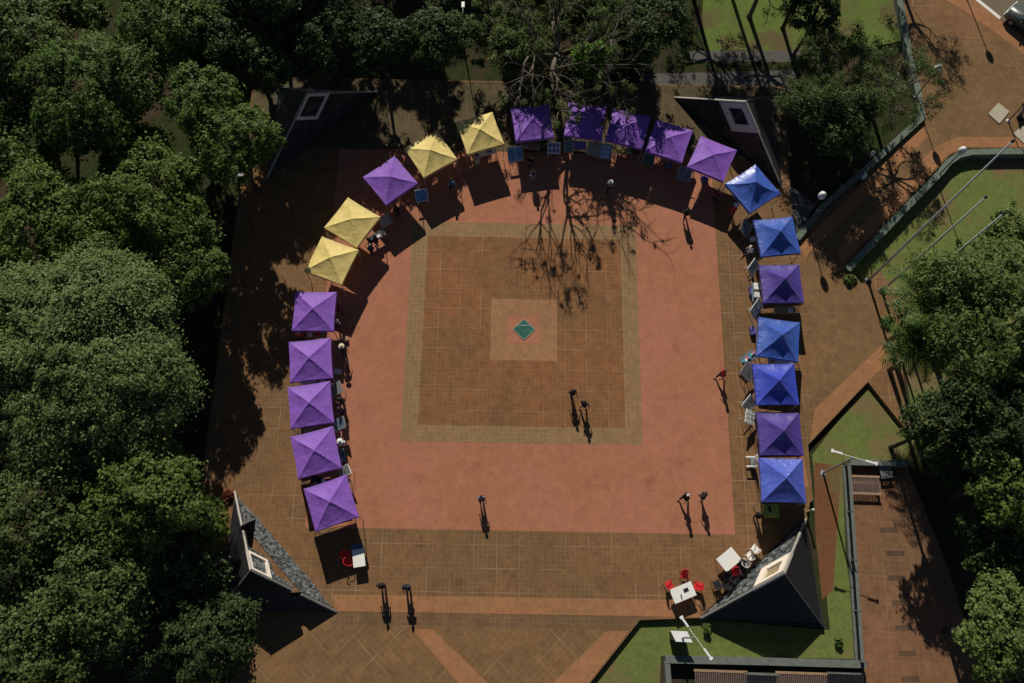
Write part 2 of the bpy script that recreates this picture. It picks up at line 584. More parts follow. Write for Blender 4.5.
sheet('right_paving_strip', [(19.0, -11.2), (19.9, -11.2), (19.6, -7.2), (18.8, -7.2)], 0.004, M['tile_strip'])
sheet('walkway', P2((846, 462), (905, 462), (945, 560), (985, 683), (1010, 760), (872, 760), (863, 683), (852, 580), z=GZ), GZ + 0.005, M['walk'])
for x, y in ((889, 530), (895, 553), (897, 578), (900.5, 603), (903.5, 628), (907, 653), (910, 679)):
    sheet('walkway_inset', P2((x - 9, y - 2.6), (x + 9, y - 2.6), (x + 9.5, y + 2.8), (x - 8.5, y + 2.8), z=GZ), GZ + 0.009, M['inset'])
sheet('lawn', P2((590, 683), (640, 620), (705, 619), (830, 630), (812, 455), (868, 382), (915, 440), (905, 461), (842, 461), (846, 560), (861, 659), (661, 656), (655, 800), (480, 800), z=GZ), GZ + 0.004, M['lawn'])
sheet('soil_strip', P2((814, 462), (841, 466), (838, 520), (833, 590), (822, 600), (815, 530), z=GZ), GZ + 0.008, M['soil'])
sheet('lawn', P2((843, 268), (950, 155), (965, 150), (1100, 150), (1100, 460), (920, 460), (900, 340), (900, 300), z=GZ), GZ + 0.004, M['lawn'])
sheet('lawn', P2((706, -60), (905, -60), (905, 40), (850, 52), (812, 49), (775, 52), (740, 50), (708, 52), (702, 20), z=GZ), GZ + 0.004, M['lawn_far'])
sheet('gravel_path', P2((690, 51), (800, 51), (800, 62), (690, 62), z=GZ), GZ + 0.006, M['gravel'])
sheet('gravel_path', P2((640, 74), (800, 70), (790, 92), (640, 92), z=GZ), GZ + 0.006, M['gravel'])
sheet('gravel_path', P2((789, 185), (816, 205), (797, 236)), 0.006, M['gravel'])
sheet('road', [tuple(gp(*q)[:2]) for q in ((968, -6), (1000, 18), (1075, 74), (1180, -60), (1060, -160), (960, -20))], 0.005, M['asphalt'])
sheet('road_line', P2((965, -8), (967, -10.5), (1001, 17), (999.3, 19.4)), 0.011, M['paint'])

# the green marble diamond set in the middle
bm = bmesh.new()
cx, cy = gp(524, 329.5)[:2]
d = 0.78
add_prism(bm, [(cx - d, cy), (cx, cy - d), (cx + d, cy), (cx, cy + d)], 0.0, 0.05)
o = thing('stone_plaque', 'green marble diamond plaque set flat in the centre of the square', 'plaque', (0, 0, 0))
pl = obj('slab', bm, M['green_glass'], o)
bm = bmesh.new()
for a, b in (((cx - d, cy), (cx, cy - d)), ((cx, cy - d), (cx + d, cy)), ((cx + d, cy), (cx, cy + d)), ((cx, cy + d), (cx - d, cy))):
    a, b = Vector((*a, 0.03)), Vector((*b, 0.03))
    mid = (a + b) / 2
    out = (mid - Vector((cx, cy, 0.03))).normalized() * 0.022
    add_box(bm, mid + out, ((b - a).length + 0.04, 0.04, 0.07), (0, 0, math.atan2(b.y - a.y, b.x - a.x)))
obj('rim', bm, M['edge_stone'], o)
bm = bmesh.new()
add_box(bm, (cx, cy + 0.3, 0.056), (0.8, 0.035, 0.012))
obj('metal_strip', bm, M['metal_grey'], o)

# pale concrete covers top right
for k, (q, lab) in enumerate((([(998, 103), (1009, 112), (999, 124), (988, 114)], 'pale square concrete slab on the brown paving, whole in view'),
                              ([(1024, 124), (1036, 134), (1026, 146), (1013, 134)], 'pale square concrete slab cut by the right edge, beside the lawn wall'))):
    bm = bmesh.new()
    add_prism(bm, P2(*q), 0.002, 0.07)
    tag(obj('concrete_slab', bm, M['conc_pale']), lab, 'concrete slab', 'pale concrete slabs')

# low walls
def wall(pts, width, z0, z1, mat, label, cap=None):
    w3 = [Vector((p[0], p[1], 0)) for p in pts]
    n = len(w3)
    L, Rr = [], []
    for i in range(n):
        t = (w3[min(i + 1, n - 1)] - w3[max(i - 1, 0)]).normalized()
        s = Vector((-t.y, t.x, 0)) * width / 2
        L.append(w3[i] + s)
        Rr.append(w3[i] - s)
    root = thing('low_wall', label, 'wall', (0, 0, 0))
    for nm, e, a, b, m in (('wall_body', 0, z0, z1, mat), ('coping', 0.03, z1, z1 + 0.06, cap or mat)):
        bm = bmesh.new()
        for i in range(n - 1):
            ti = (w3[i + 1] - w3[i]).normalized()
            si = Vector((-ti.y, ti.x, 0)) * e
            q = [L[i] + si, L[i + 1] + si, Rr[i + 1] - si, Rr[i] - si]
            lo = [bm.verts.new((p.x, p.y, a)) for p in q]
            hi = [bm.verts.new((p.x, p.y, b)) for p in q]
            bm.faces.new(hi[::-1])
            for k in (0, 2):
                bm.faces.new((lo[k], lo[k + 1], hi[k + 1], hi[k]))
            if i == 0:
                bm.faces.new((lo[3], lo[0], hi[0], hi[3]))
            if i == n - 2:
                bm.faces.new((lo[1], lo[2], hi[2], hi[1]))
        bmesh.ops.remove_doubles(bm, verts=bm.verts, dist=0.002)
        bmesh.ops.recalc_face_normals(bm, faces=bm.faces)
        obj(nm, bm, m, root)
    return root


wall(P2((796, 240), (822, 208), (860, 175), (921, 119), (917, 95), (908, 55), (897, -5)), 0.42, -0.3, 0.25, M['conc_green'], 'mossy green low wall along the dark tree bed, upper side of the slanting path')
wall(P2((846, 271), (900, 214), (938, 175), (947, 164), (957, 157), (970, 154), (1000, 153.5), (1060, 153)), 0.46, -0.34, 0.28, M['conc_green'], 'mossy green low wall curving round the lawn under the flagpoles')
wall(P2((664, 659), (760, 661), (862, 664), z=GZ), 0.42, GZ, GZ + 0.62, M['conc_grey'], 'grey green retaining wall below the lawn at the bottom right')
wall(P2((847, 464), (905, 465), z=GZ), 0.34, GZ, GZ + 0.62, M['conc_grey'], 'grey green wall closing the top end of the walkway')
wall(P2((665.5, 661), (667, 683), (670, 740), z=GZ), 0.3, GZ, GZ + 0.6, M['conc_grey'], 'short grey green wall running down out of frame from the lawn corner')

# railing along the walkway
def railing(p0, p1, label, h=0.95):
    p0, p1 = Vector(p0), Vector(p1)
    L = (p1 - p0).length
    rz = math.atan2(p1.y - p0.y, p1.x - p0.x)
    root = thing('railing', label, 'railing', p0, rz)
    bm = bmesh.new()
    add_box(bm, (L / 2, 0, 0.12), (L, 0.34, 0.24), None, 0.015)
    obj('kerb', bm, M['conc_grey'], root)
    bm = bmesh.new()
    add_box(bm, (L / 2, 0, h), (L, 0.22, 0.07), None, 0.01)
    obj('top_rail', bm, M['conc_grey'], root)
    bm = bmesh.new()
    n = int(L / 0.17)
    for i in range(n + 1):
        add_box(bm, (L * i / n, 0, (h + 0.24) / 2), (0.05, 0.05, h - 0.24))
    obj('railing_bars', bm, M['metal_dark'], root)
    n = max(2, int(L / 3.2))
    for i in range(n + 1):
        bm = bmesh.new()
        add_box(bm, (min(max(L * i / n, 0.06), L - 0.06), 0, (h + 0.28) / 2 + 0.02), (0.12, 0.16, h - 0.2))
        obj('post', bm, M['conc_grey'], root)
    return root


railing((*gp(844, 466, GZ)[:2], GZ), (*gp(857, 662, GZ)[:2], GZ), 'grey green railing with dark bars beside the brown walkway')

# ------------------------------------------------------------------ corner monuments
def face_point(A, B, S, a, b):
    """point on the front face: apex + a*(A-apex) + b*(B-apex)"""
    return S + (A - S) * a + (B - S) * b


def add_slab_poly(bm, poly, n, t):
    top = [bm.verts.new(p) for p in poly]
    bot = [bm.verts.new(p - n * t) for p in poly]
    bm.faces.new(top)
    bm.faces.new(bot[::-1])
    k = len(poly)
    for i in range(k):
        bm.faces.new((top[i], bot[i], bot[(i + 1) % k], top[(i + 1) % k]))


def add_strip(bm, a, b, n, wd=0.1, t=0.07, lift=0.03):
    u = (b - a).normalized()
    v = n.cross(u).normalized() * wd / 2
    add_slab_poly(bm, [a - v + n * lift, b - v + n * lift, b + v + n * lift, a + v + n * lift], n, t)


def monument(sx, sy, label, open_front=False):
    A = Vector((sx * 11.95, sy * 20.0, 0.0))
    B = Vector((sx * 20.0, sy * 11.95, 0.0)) if not open_front else Vector((sx * 19.65, sy * 12.2, 0.0))
    if sx > 0 and sy < 0:
        B = Vector((19.5, -13.4, 0.0))
    Cc = Vector((sx * 20.2, sy * 20.5, -0.3))
    S = Vector((sx * 16.55, sy * 17.25, 3.65)) if not open_front else Vector((sx * 16.95, sy * 17.6, 3.55))
    root = thing('stone_monument', label, 'monument', (0, 0, 0))
    n = (A - S).cross(B - S).normalized()
    if n.dot(Vector((-sx, -sy, 0.2))) < 0:
        n = -n
    T = 0.23 if open_front else 0.31 if (sx < 0 and sy > 0) else 0.36
    fp = lambda a, b: face_point(A, B, S, a, b)
    # front face in pieces round the rhombic opening (and the alcove)
    bm = bmesh.new()
    polys = []
    if not open_front:
        polys.append([fp(T, 0), fp(T, T), fp(0, T), fp(0, 1), fp(1, 0)])
    else:
        # the middle of the face is left out: an alcove behind a low granite kerb
        a1, b1 = 0.57, 0.54
        sa, sb = 0.5 - 0.5 * a1, 0.5 - 0.5 * b1
        polys.append([fp(1, 0), fp(a1, 0), fp(1 - sa, sa)])
        polys.append([fp(0, 1), fp(sb, 1 - sb), fp(0, b1)])
        polys.append([fp(T, 0), fp(T, T), fp(0, T), fp(0, T + 0.06), fp(T + 0.025, T + 0.025), fp(T + 0.06, 0.09), fp(0.47, 0.07), fp(0.47, 0)])
    for p in polys:
        vs = [bm.verts.new(q + n * 0.0) for q in p]
        f = bm.faces.new(vs)
        f.normal_update()
        if f.normal.dot(n) < 0:
            f.normal_flip()
    r = bmesh.ops.triangulate(bm, faces=bm.faces[:])
    ex = bmesh.ops.extrude_face_region(bm, geom=bm.faces[:])
    bmesh.ops.translate(bm, vec=-n * 0.18, verts=[v for v in ex['geom'] if isinstance(v, bmesh.types.BMVert)])
    bmesh.ops.recalc_face_normals(bm, faces=bm.faces)
    obj('front_face', bm, M['granite'] if open_front else M['slate'] if sy < 0 else M['slate_shaded'], root)
    # side faces
    for nm, P, Q in (('side_face', A, Cc), ('side_face', B, Cc)):
        bm = bmesh.new()
        m = (P - S).cross(Q - S).normalized()
        if m.dot(((P + Q + S) / 3) - Vector((sx * 17, sy * 17, 0))) < 0:
            m = -m
        if not open_front:
            add_slab_poly(bm, [S, P, Q], m, 0.16)
        else:
            # notch where the alcove breaks through the ridge
            k = 0.57 if P is A else 0.54
            e = lambda t, s=0.0: S + (P - S) * t + (Q - S) * s
            add_slab_poly(bm, [S, e(0.47), e(0.47, 0.10), e(k, 0.10), e(k), P, Q], m, 0.16)
        bmesh.ops.triangulate(bm, faces=[f for f in bm.faces if len(f.verts) > 4])
        bmesh.ops.recalc_face_normals(bm, faces=bm.faces)
        obj(nm, bm, M['slate_back'], root)
    # pale edge stones on the ridges
    for P in (A, B, Cc):
        bm = bmesh.new()
        up = Vector((0, 0, 1))
        u = (P - S).normalized()
        nn = (up - u * up.dot(u)).normalized()
        segs = [(0.0, 1.0)]
        if open_front and P is not Cc:
            segs = [(0.0, 0.47), (0.57 if P is A else 0.54, 1.0)]
        for s0, s1 in segs:
            add_strip(bm, S + (P - S) * s0, S + (P - S) * s1, nn, 0.12 if P is not Cc else 0.05, 0.09, 0.035)
        obj('edge_stone', bm, M['edge_stone'] if P is not Cc else M['metal_dark'] if sy > 0 else M['edge_stone'], root)
    # white rhombic frame
    bm = bmesh.new()
    wT = T * (0.12 if (open_front or (sx < 0 and sy > 0)) else 0.235)
    outer = [fp(0.0, 0.0), fp(T, 0), fp(T, T), fp(0, T)]
    inner = [fp(wT, wT), fp(T - wT, wT), fp(T - wT, T - wT), fp(wT, T - wT)]
    if (outer[1] - outer[0]).cross(outer[2] - outer[0]).dot(n) < 0:
        outer = [outer[0], outer[3], outer[2], outer[1]]
        inner = [inner[0], inner[3], inner[2], inner[1]]
    for i in range(4):
        j = (i + 1) % 4
        add_slab_poly(bm, [outer[i] + n * 0.04, outer[j] + n * 0.04, inner[j] + n * 0.04, inner[i] + n * 0.04], n, 0.2)
    obj('white_frame', bm, M['frame_white'], root)
    bm = bmesh.new()
    add_slab_poly(bm, [q - n * 0.12 for q in inner], n, 0.05)
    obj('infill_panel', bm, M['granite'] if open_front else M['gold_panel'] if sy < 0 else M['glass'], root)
    # floor inside
    bm = bmesh.new()
    fz = 0.12 if open_front else 0.03
    vs = [bm.verts.new((p.x * 0.985 + sx * 0.2, p.y * 0.985 + sy * 0.2, fz)) for p in (A, B, Vector((Cc.x, Cc.y, 0)))]
    f = bm.faces.new(vs)
    f.normal_update()
    if f.normal.z < 0:
        f.normal_flip()
    obj('floor', bm, M['tile_brown'] if open_front else M['slate_back'], root)
    if open_front:
        bm = bmesh.new()
        m0 = (A + B) / 2
        u = (B - A).normalized()
        out = Vector((sx, sy, 0)).normalized()
        ap = [A.lerp(B, 0.17), A.lerp(B, 0.82), A.lerp(B, 0.76) + out * 0.95, A.lerp(B, 0.24) + out * 0.95]
        add_prism(bm, [(q.x, q.y) for q in ap], 0.0, 0.17)
        obj('granite_kerb', bm, M['granite'], root)
        bm = bmesh.new()
        c0 = m0 + out * 1.35 + Vector((0, 0, 0.26)) + u * 0.35
        add_box(bm, c0, (0.75, 0.3, 0.3), (0, 0, math.atan2(u.y, u.x)), 0.02)
        obj('stone_block', bm, M['slate_back'], root)
    return root


monument(1, -1, 'dark stone pyramid with white rhombic frame, behind the white tables at the lower right')
monument(-1, -1, 'grey speckled granite pyramid with open alcove at the lower left corner of the plaza', True)
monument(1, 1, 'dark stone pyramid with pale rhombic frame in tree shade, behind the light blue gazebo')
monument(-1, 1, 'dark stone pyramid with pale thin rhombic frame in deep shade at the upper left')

# ------------------------------------------------------------------ trees
RNG = np.random.default_rng(7)


def leaves_mesh(name, cen, nrm_dir, size, rng, aspect=0.5, upbias=0.8):
    """one rhombic leaf per row of cen"""
    n = len(cen)
    nn = nrm_dir + rng.normal(0, 0.55, (n, 3))
    nn[:, 2] += upbias
    nn /= np.linalg.norm(nn, axis=1, keepdims=True) + 1e-9
    a = rng.normal(0, 1, (n, 3))
    u = np.cross(nn, a)
    u /= np.linalg.norm(u, axis=1, keepdims=True) + 1e-9
    v = np.cross(nn, u)
    s = (size * rng.uniform(0.6, 1.35, n))[:, None]
    p = np.empty((n, 4, 3))
    p[:, 0] = cen - u * s * 0.5
    p[:, 1] = cen - v * s * aspect * 0.5 + nn * s * 0.08
    p[:, 2] = cen + u * s * 0.5
    p[:, 3] = cen + v * s * aspect * 0.5 + nn * s * 0.08
    me = bpy.data.meshes.new(name)
    me.vertices.add(n * 4)
    me.vertices.foreach_set('co', p.reshape(-1).astype(np.float32))
    me.loops.add(n * 4)
    me.loops.foreach_set('vertex_index', np.arange(n * 4, dtype=np.int32))
    me.polygons.add(n)
    me.polygons.foreach_set('loop_start', np.arange(0, n * 4, 4, dtype=np.int32))
    me.update(calc_edges=True)
    return me


def unit(rng, n):
    d = rng.normal(0, 1, (n, 3))
    return d / np.linalg.norm(d, axis=1, keepdims=True)


def tree(name, label, px, py, rpx, hc, leaf, kind='dense', group='trees', leaf_size=0.215, seed=None, dens=1.0, flat=0.62, bark='bark_dark', clump=None, fill=0.28, aspect=0.66):
    clump = clump or (0.58 if kind == 'dense' else 1.0)
    rng = np.random.default_rng(seed if seed is not None else int(px * 13 + py * 7) % 99991)
    c3 = gp(px, py, hc)
    base = Vector((c3.x, c3.y, GZ))
    R = rpx / F_PX * (CAM_POS.z - hc) * 1.02
    V = min(R * flat, hc * 0.75)
    root = thing(name, label, 'tree', base, 0, group)
    zc = hc - GZ
    bmt = bmesh.new()
    tr = 0.05 + R * 0.035
    lean = Vector((rng.uniform(-.3, .3), rng.uniform(-.3, .3), 0))
    fork = Vector((lean.x, lean.y, max(1.4, (zc - V) * 0.9)))
    add_tube(bmt, [(0, 0, -0.1), (0.02, 0.0, 0.35), tuple(fork * 0.6), tuple(fork)], [tr * 1.5, tr * 1.05, tr * 0.85, tr * 0.75], 9)
    if kind == 'dense':
        nc = int(max(44, 5.6 * R * R / clump ** 2))
        d = unit(rng, nc * 2)
        d = d[d[:, 2] > -0.45][:nc]
        nc = len(d)
        # lobed outline
        ph = rng.uniform(0, 6.28, 6)
        az = np.arctan2(d[:, 1], d[:, 0])
        lf = min(1.0, 4.5 / R)
        lob = 1 + lf * 0.12 * np.sin(3 * az + ph[0]) + lf * 0.09 * np.sin(5 * az + ph[1]) + lf * 0.07 * np.sin(8 * az + ph[2])
        rad = rng.uniform(0.2, 1.0, nc) ** 0.36 * lob
        cc = d * rad[:, None] * np.array([R * 0.90, R * 0.90, V])
        cc[:, 2] += zc
        cr = rng.uniform(0.55, 1.15, nc) * clump * (0.62 + 0.035 * R)
        per = (np.clip(205 * cr ** 2 * dens * (0.30 / leaf_size) ** 2, 20, 520)).astype(int)
        idx = np.repeat(np.arange(nc), per)
        dd = unit(rng, len(idx))
        rr = rng.uniform(0, 1, len(idx)) ** 0.45
        off = dd * (rr * cr[idx])[:, None] * np.array([1, 1, 0.62])
        pts = cc[idx] + off
        nd = dd * 0.7 + d[idx] * 0.5
        # loose leaves and twigs between the clumps, so that the crown reads as one soft mass
        m = int(len(idx) * fill)
        d2 = unit(rng, m)
        d2[:, 2] = np.abs(d2[:, 2]) * 1.1 - 0.15
        az2 = np.arctan2(d2[:, 1], d2[:, 0])
        lob2 = 1 + lf * 0.12 * np.sin(3 * az2 + ph[0]) + lf * 0.09 * np.sin(5 * az2 + ph[1]) + lf * 0.07 * np.sin(8 * az2 + ph[2])
        bump = 1 + 0.10 * np.sin(8 * d2[:, 0] + ph[3]) * np.sin(7.3 * d2[:, 1] + ph[4]) + rng.normal(0, 0.05, m)
        p2 = d2 * (lob2 * bump * rng.uniform(0.74, 1.0, m))[:, None] * np.array([R * 0.95, R * 0.95, V])
        p2[:, 2] += zc
        pts = np.concatenate([pts, p2])
        nd = np.concatenate([nd, d2 * 0.8])
        me = leaves_mesh('crown', pts, nd, leaf_size, rng, aspect)
        for k in rng.choice(nc, min(nc, 16), replace=False):
            q = Vector(cc[k])
            mid = fork.lerp(q, 0.55) + Vector((0, 0, 0.25))
            add_tube(bmt, [fork * 0.97, mid, q], [tr * 0.5, tr * 0.26, tr * 0.08], 6)
    else:
        tips = []

        def branch(p, dr, L, r, dep):
            pts = [p]
            rads = [r]
            q = p.copy()
            dd = dr.copy()
            for s in range(3):
                dd = (dd + Vector(rng.normal(0, 0.16, 3)) + Vector((0, 0, 0.02))).normalized()
                q = q + dd * L / 3
                pts.append(q.copy())
                rads.append(r * (1 - 0.5 * (s + 1) / 3))
            add_tube(bmt, pts, rads, 6 if dep > 1 else 4)
            if dep == 0:
                tips.append(q)
                return
            for k in range(rng.integers(2, 4) if dep < 3 else 3):
                nd2 = (dd + Vector(rng.normal(0, 0.52, 3)) + Vector((0, 0, 0.04))).normalized()
                branch(pts[rng.integers(2, 4)].copy(), nd2, L * rng.uniform(0.62, 0.85), r * (0.58 if kind == 'twiggy' else 0.5), dep - 1)
        n0 = 9 if kind == 'twiggy' else 6
        for k in range(n0):
            a = 2 * PI * k / n0 + rng.uniform(-.4, .4)
            el = rng.uniform(0.08, 0.62) if kind == 'twiggy' else rng.uniform(0.25, 0.9)
            branch(fork * 0.95, Vector((math.cos(a) * math.cos(el), math.sin(a) * math.cos(el), math.sin(el))), R * (0.46 if kind == 'twiggy' else 0.50), tr * 0.5, 4 if kind == 'twiggy' else 3)
        tp = np.array([tuple(t) for t in tips])
        # keep to the crown's width
        keep = np.hypot(tp[:, 0], tp[:, 1]) < R * 1.12
        tp = tp[keep]
        sel = tp[rng.uniform(0, 1, len(tp)) < ((0.42 if dens < 1.7 else 0.75) if kind == 'twiggy' else 0.75) * min(1, dens)]
        crs = rng.uniform(0.12, 0.5, len(sel)) * clump if kind == 'twiggy' else rng.uniform(0.18, 0.62, len(sel)) * clump
        per = np.clip(170 * crs * max(1, dens), 10, 220).astype(int)
        idx = np.repeat(np.arange(len(sel)), per)
        dd = unit(rng, len(idx))
        pts = sel[idx] + dd * (rng.uniform(0, 1, len(idx)) ** 0.5 * crs[idx])[:, None]
        me = leaves_mesh('crown', pts, dd * 0.5, leaf_size * 0.66, rng)
    smooth(obj('trunk', bmt, M[bark], root))
    obj('crown', me, M[leaf], root)
    return root


G_L = 'trees crowding the left side'
tree('broadleaf_tree', 'very large grey green fine leaved tree, widest crown at the middle left edge', 72, 365, 132, 8.5, 'leaf_greygreen', leaf_size=0.18, flat=0.5, clump=0.6, fill=0.6, group=G_L, dens=1.1)
tree('broadleaf_tree', 'bright green round tree nearest the upper left pyramid', 232, 142, 54, 7.5, 'leaf_bright', group=G_L)
tree('broadleaf_tree', 'mid green tree behind the lone lamp head among the left crowns', 146, 204, 74, 7.2, 'leaf_bright', group=G_L)
tree('broadleaf_tree', 'mid green tree above the large grey green crown at the left edge', 50, 228, 76, 7.5, 'leaf_bright', group=G_L)
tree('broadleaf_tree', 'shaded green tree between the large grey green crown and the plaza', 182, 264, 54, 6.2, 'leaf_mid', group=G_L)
tree('broadleaf_tree', 'dark green broad tree in the upper left, second from the left edge', 92, 92, 82, 9, 'leaf_mid', group=G_L)
tree('broadleaf_tree', 'dark olive tree in the top left corner', 18, 40, 66, 8.5, 'leaf_olive', group=G_L)
tree('broadleaf_tree', 'mid green tree at the top edge, third crown from the left corner', 165, 26, 68, 8.5, 'leaf_mid', group=G_L)
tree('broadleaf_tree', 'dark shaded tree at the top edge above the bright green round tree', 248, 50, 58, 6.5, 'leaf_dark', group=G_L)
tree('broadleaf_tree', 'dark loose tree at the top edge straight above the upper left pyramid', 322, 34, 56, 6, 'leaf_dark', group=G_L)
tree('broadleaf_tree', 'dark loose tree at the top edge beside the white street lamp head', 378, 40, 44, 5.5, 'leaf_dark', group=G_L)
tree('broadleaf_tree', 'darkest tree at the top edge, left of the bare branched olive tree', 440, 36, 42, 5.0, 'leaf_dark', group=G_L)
tree('broadleaf_tree', 'small mid green tree at the left edge under the dark green broad tree', 25, 150, 50, 6, 'leaf_mid', group=G_L)
tree('broadleaf_tree', 'mid green tree below the large grey green crown, left of the alcove pyramid', 136, 496, 70, 7.5, 'leaf_mid', group=G_L)
tree('broadleaf_tree', 'olive tree at the left edge just below the large grey green crown', 28, 515, 72, 8, 'leaf_olive', group=G_L)
tree('young_tree', 'smallest bright green tree, touching the top of the alcove pyramid', 207, 521, 24, 4.2, 'leaf_bright', group=G_L, leaf_size=0.26)
tree('broadleaf_tree', 'olive tree in the lower left, right of the edge and above the corner tree', 86, 588, 70, 7, 'leaf_olive', group=G_L)
tree('broadleaf_tree', 'dark olive tree filling the bottom left corner', 22, 655, 70, 7.5, 'leaf_olive', group=G_L)
tree('bare_tree', 'thin leaved bare branched tree in the shade at the bottom left', 150, 640, 66, 5.5, 'leaf_olive', 'sparse', group=G_L, bark='bark', dens=0.8)
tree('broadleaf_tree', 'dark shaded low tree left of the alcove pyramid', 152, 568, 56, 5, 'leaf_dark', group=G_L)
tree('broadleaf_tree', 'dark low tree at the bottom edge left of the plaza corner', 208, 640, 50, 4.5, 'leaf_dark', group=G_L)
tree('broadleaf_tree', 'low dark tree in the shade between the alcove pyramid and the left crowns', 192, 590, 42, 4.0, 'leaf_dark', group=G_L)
tree('broadleaf_tree', 'mid green tree at the top edge between the dark corner tree and the third crown', 72, 4, 48, 7.5, 'leaf_mid', group=G_L)
tree('broadleaf_tree', 'mid green tree at the left edge beside the dark green broad tree', 8, 108, 44, 7, 'leaf_olive', group=G_L)
tree('broadleaf_tree', 'small bright green tree in the gap below the dark green broad tree', 132, 152, 42, 6.5, 'leaf_bright', group=G_L)
G_T = 'trees along the top edge'
tree('olive_tree', 'pale olive bare branched tree overhanging the shaded purple gazebos', 562, 16, 108, 9.4, 'leaf_olive', 'twiggy', group=G_T, bark='bark', dens=0.6, clump=0.95, seed=12, leaf_size=0.27)
tree('young_tree', 'vivid green small tree under the pale olive branches', 592, 60, 26, 5.2, 'leaf_vivid', group=G_T, leaf_size=0.24, dens=0.8)
tree('broadleaf_tree', 'dark shaded tree at the top edge between the olive tree and the bright lawn', 650, 22, 46, 5.5, 'leaf_dark', group=G_T)
tree('olive_tree', 'dark loose tree right of the bright lawn, above the mossy wall', 848, 70, 68, 6.5, 'leaf_olive', 'twiggy', group=G_T, dens=1.6, clump=1.5, bark='bark')
tree('olive_tree', 'thin see through olive tree overhanging the paved path at the upper right', 910, 66, 50, 6.5, 'leaf_olive', 'twiggy', group=G_T, dens=0.9, clump=1.0, bark='bark')
tree('broadleaf_tree', 'dark shaded tree inside the bed right of the upper right pyramid', 838, 118, 50, 4.5, 'leaf_dark', group=G_T)
tree('bare_tree', 'bare branched tree at the top edge over the bright lawn', 775, -48, 62, 7.0, 'leaf_olive', 'twiggy', group=G_T, dens=0.5, bark='bark')
tree('bare_tree', 'thin tree beyond the top edge shading the paved corner by the car', 935, -118, 60, 8.0, 'leaf_olive', 'sparse', group=G_T, dens=1.0, clump=1.2, bark='bark')
tree('broadleaf_tree', 'tall tree beyond the top edge shading the paving left of the topmost yellow gazebo', 404, -122, 40, 9, 'leaf_dark', group=G_T)
tree('broadleaf_tree', 'tall tree beyond the top edge shading the left tip of the upper right pyramid', 712, -133, 46, 10, 'leaf_dark', group=G_T, dens=0.8)
tree('broadleaf_tree', 'tall tree beyond the top edge shading the upper right pyramid', 762, -114, 56, 10, 'leaf_dark', group=G_T, dens=0.9)
tree('broadleaf_tree', 'tall tree beyond the top edge shading the bed right of the upper right pyramid', 826, -66, 54, 10, 'leaf_dark', group=G_T, dens=0.9)
tree('broadleaf_tree', 'tall tree beyond the top edge shading the upper left pyramid', 280, -105, 90, 10, 'leaf_dark', group=G_T, dens=1)
tree('broadleaf_tree', 'tall tree beyond the top edge shading the paving above the yellow gazebos', 362, -138, 44, 9, 'leaf_dark', group=G_T, dens=0.8)
tree('broadleaf_tree', 'tall tree beyond the top edge shading the dark tree row left of centre', 288, -205, 80, 10, 'leaf_mid', group=G_T, dens=1)
tree('broadleaf_tree', 'tall tree beyond the top edge shading the dark tree row near the white lamp head', 378, -215, 76, 10, 'leaf_mid', group=G_T, dens=1)
tree('broadleaf_tree', 'tall tree beyond the top edge shading the darkest tree beside the pale olive one', 460, -235, 56, 10, 'leaf_mid', group=G_T, dens=1)
tree('broadleaf_tree', 'tall tree beyond the top edge left of the ones over the upper left pyramid', 200, -205, 80, 10, 'leaf_mid', group=G_T, dens=1)
tree('broadleaf_tree', 'dark green tree at the top edge, in shade above the upper left pyramid tip', 258, -22, 58, 9, 'leaf_dark', group=G_T)
tree('olive_tree', 'lower pale olive tree just above the two deep purple gazebos', 520, 24, 60, 4.4, 'leaf_olive', 'twiggy', group=G_T, bark='bark', dens=2.2, clump=1.4, leaf_size=0.25, seed=5)
tree('broadleaf_tree', 'green tree between the bright round tree and the mid green one left of it', 203, 98, 46, 8, 'leaf_mid', group=G_L)
tree('broadleaf_tree', 'dark green tree at the top left, right below the third crown', 212, 36, 46, 8, 'leaf_dark', group=G_L)
tree('bare_tree', 'bare branched tree beyond the top edge shading the left end of the bright lawn', 712, -70, 56, 7.0, 'leaf_olive', 'twiggy', group=G_T, dens=0.6, bark='bark')
tree('broadleaf_tree', 'low dark tree at the top edge between the bright lawn and the mossy wall', 815, 12, 34, 5, 'leaf_dark', group=G_T)
tree('broadleaf_tree', 'low dark tree behind the middle purple gazebos at the top', 632, 48, 30, 3.6, 'leaf_dark', group=G_T)
tree('olive_tree', 'low pale olive tree right of the vivid green one behind the top gazebos', 606, 14, 50, 3.6, 'leaf_olive', 'twiggy', group=G_T, bark='bark', dens=2.0, clump=1.4, leaf_size=0.25, seed=15)
G_R = 'trees along the right side'
tree('broadleaf_tree', 'dark green tree between the big bright green one and the walkway end', 940, 424, 40, 7, 'leaf_dark', group=G_R)
tree('broadleaf_tree', 'big bright green tree at the right edge beside the flagpoles', 1004, 318, 94, 9.0, 'leaf_vividmid', group=G_R, dens=1.1, leaf_size=0.235, aspect=0.5, fill=0.5)
tree('broadleaf_tree', 'bright green tree top at the right edge near the tips of the flagpoles', 1016, 248, 46, 7.5, 'leaf_vividmid', group=G_R)
tree('broadleaf_tree', 'dark tree at the right edge below the big bright green one', 990, 414, 60, 8, 'leaf_dark', group=G_R)
tree('broadleaf_tree', 'mid green tree at the right edge level with the top of the walkway', 1012, 480, 50, 7.5, 'leaf_bright', group=G_R)
tree('broadleaf_tree', 'bright green tree in the lower right corner', 1010, 630, 50, 7.5, 'leaf_vividmid', group=G_R)
tree('broadleaf_tree', 'dark shaded tree at the right edge beside the middle of the walkway', 1004, 545, 44, 5.0, 'leaf_dark', group=G_R)
tree('broadleaf_tree', 'low dark tree beyond the grey wall at the top of the walkway', 958, 462, 30, 4.0, 'leaf_dark', group=G_R)


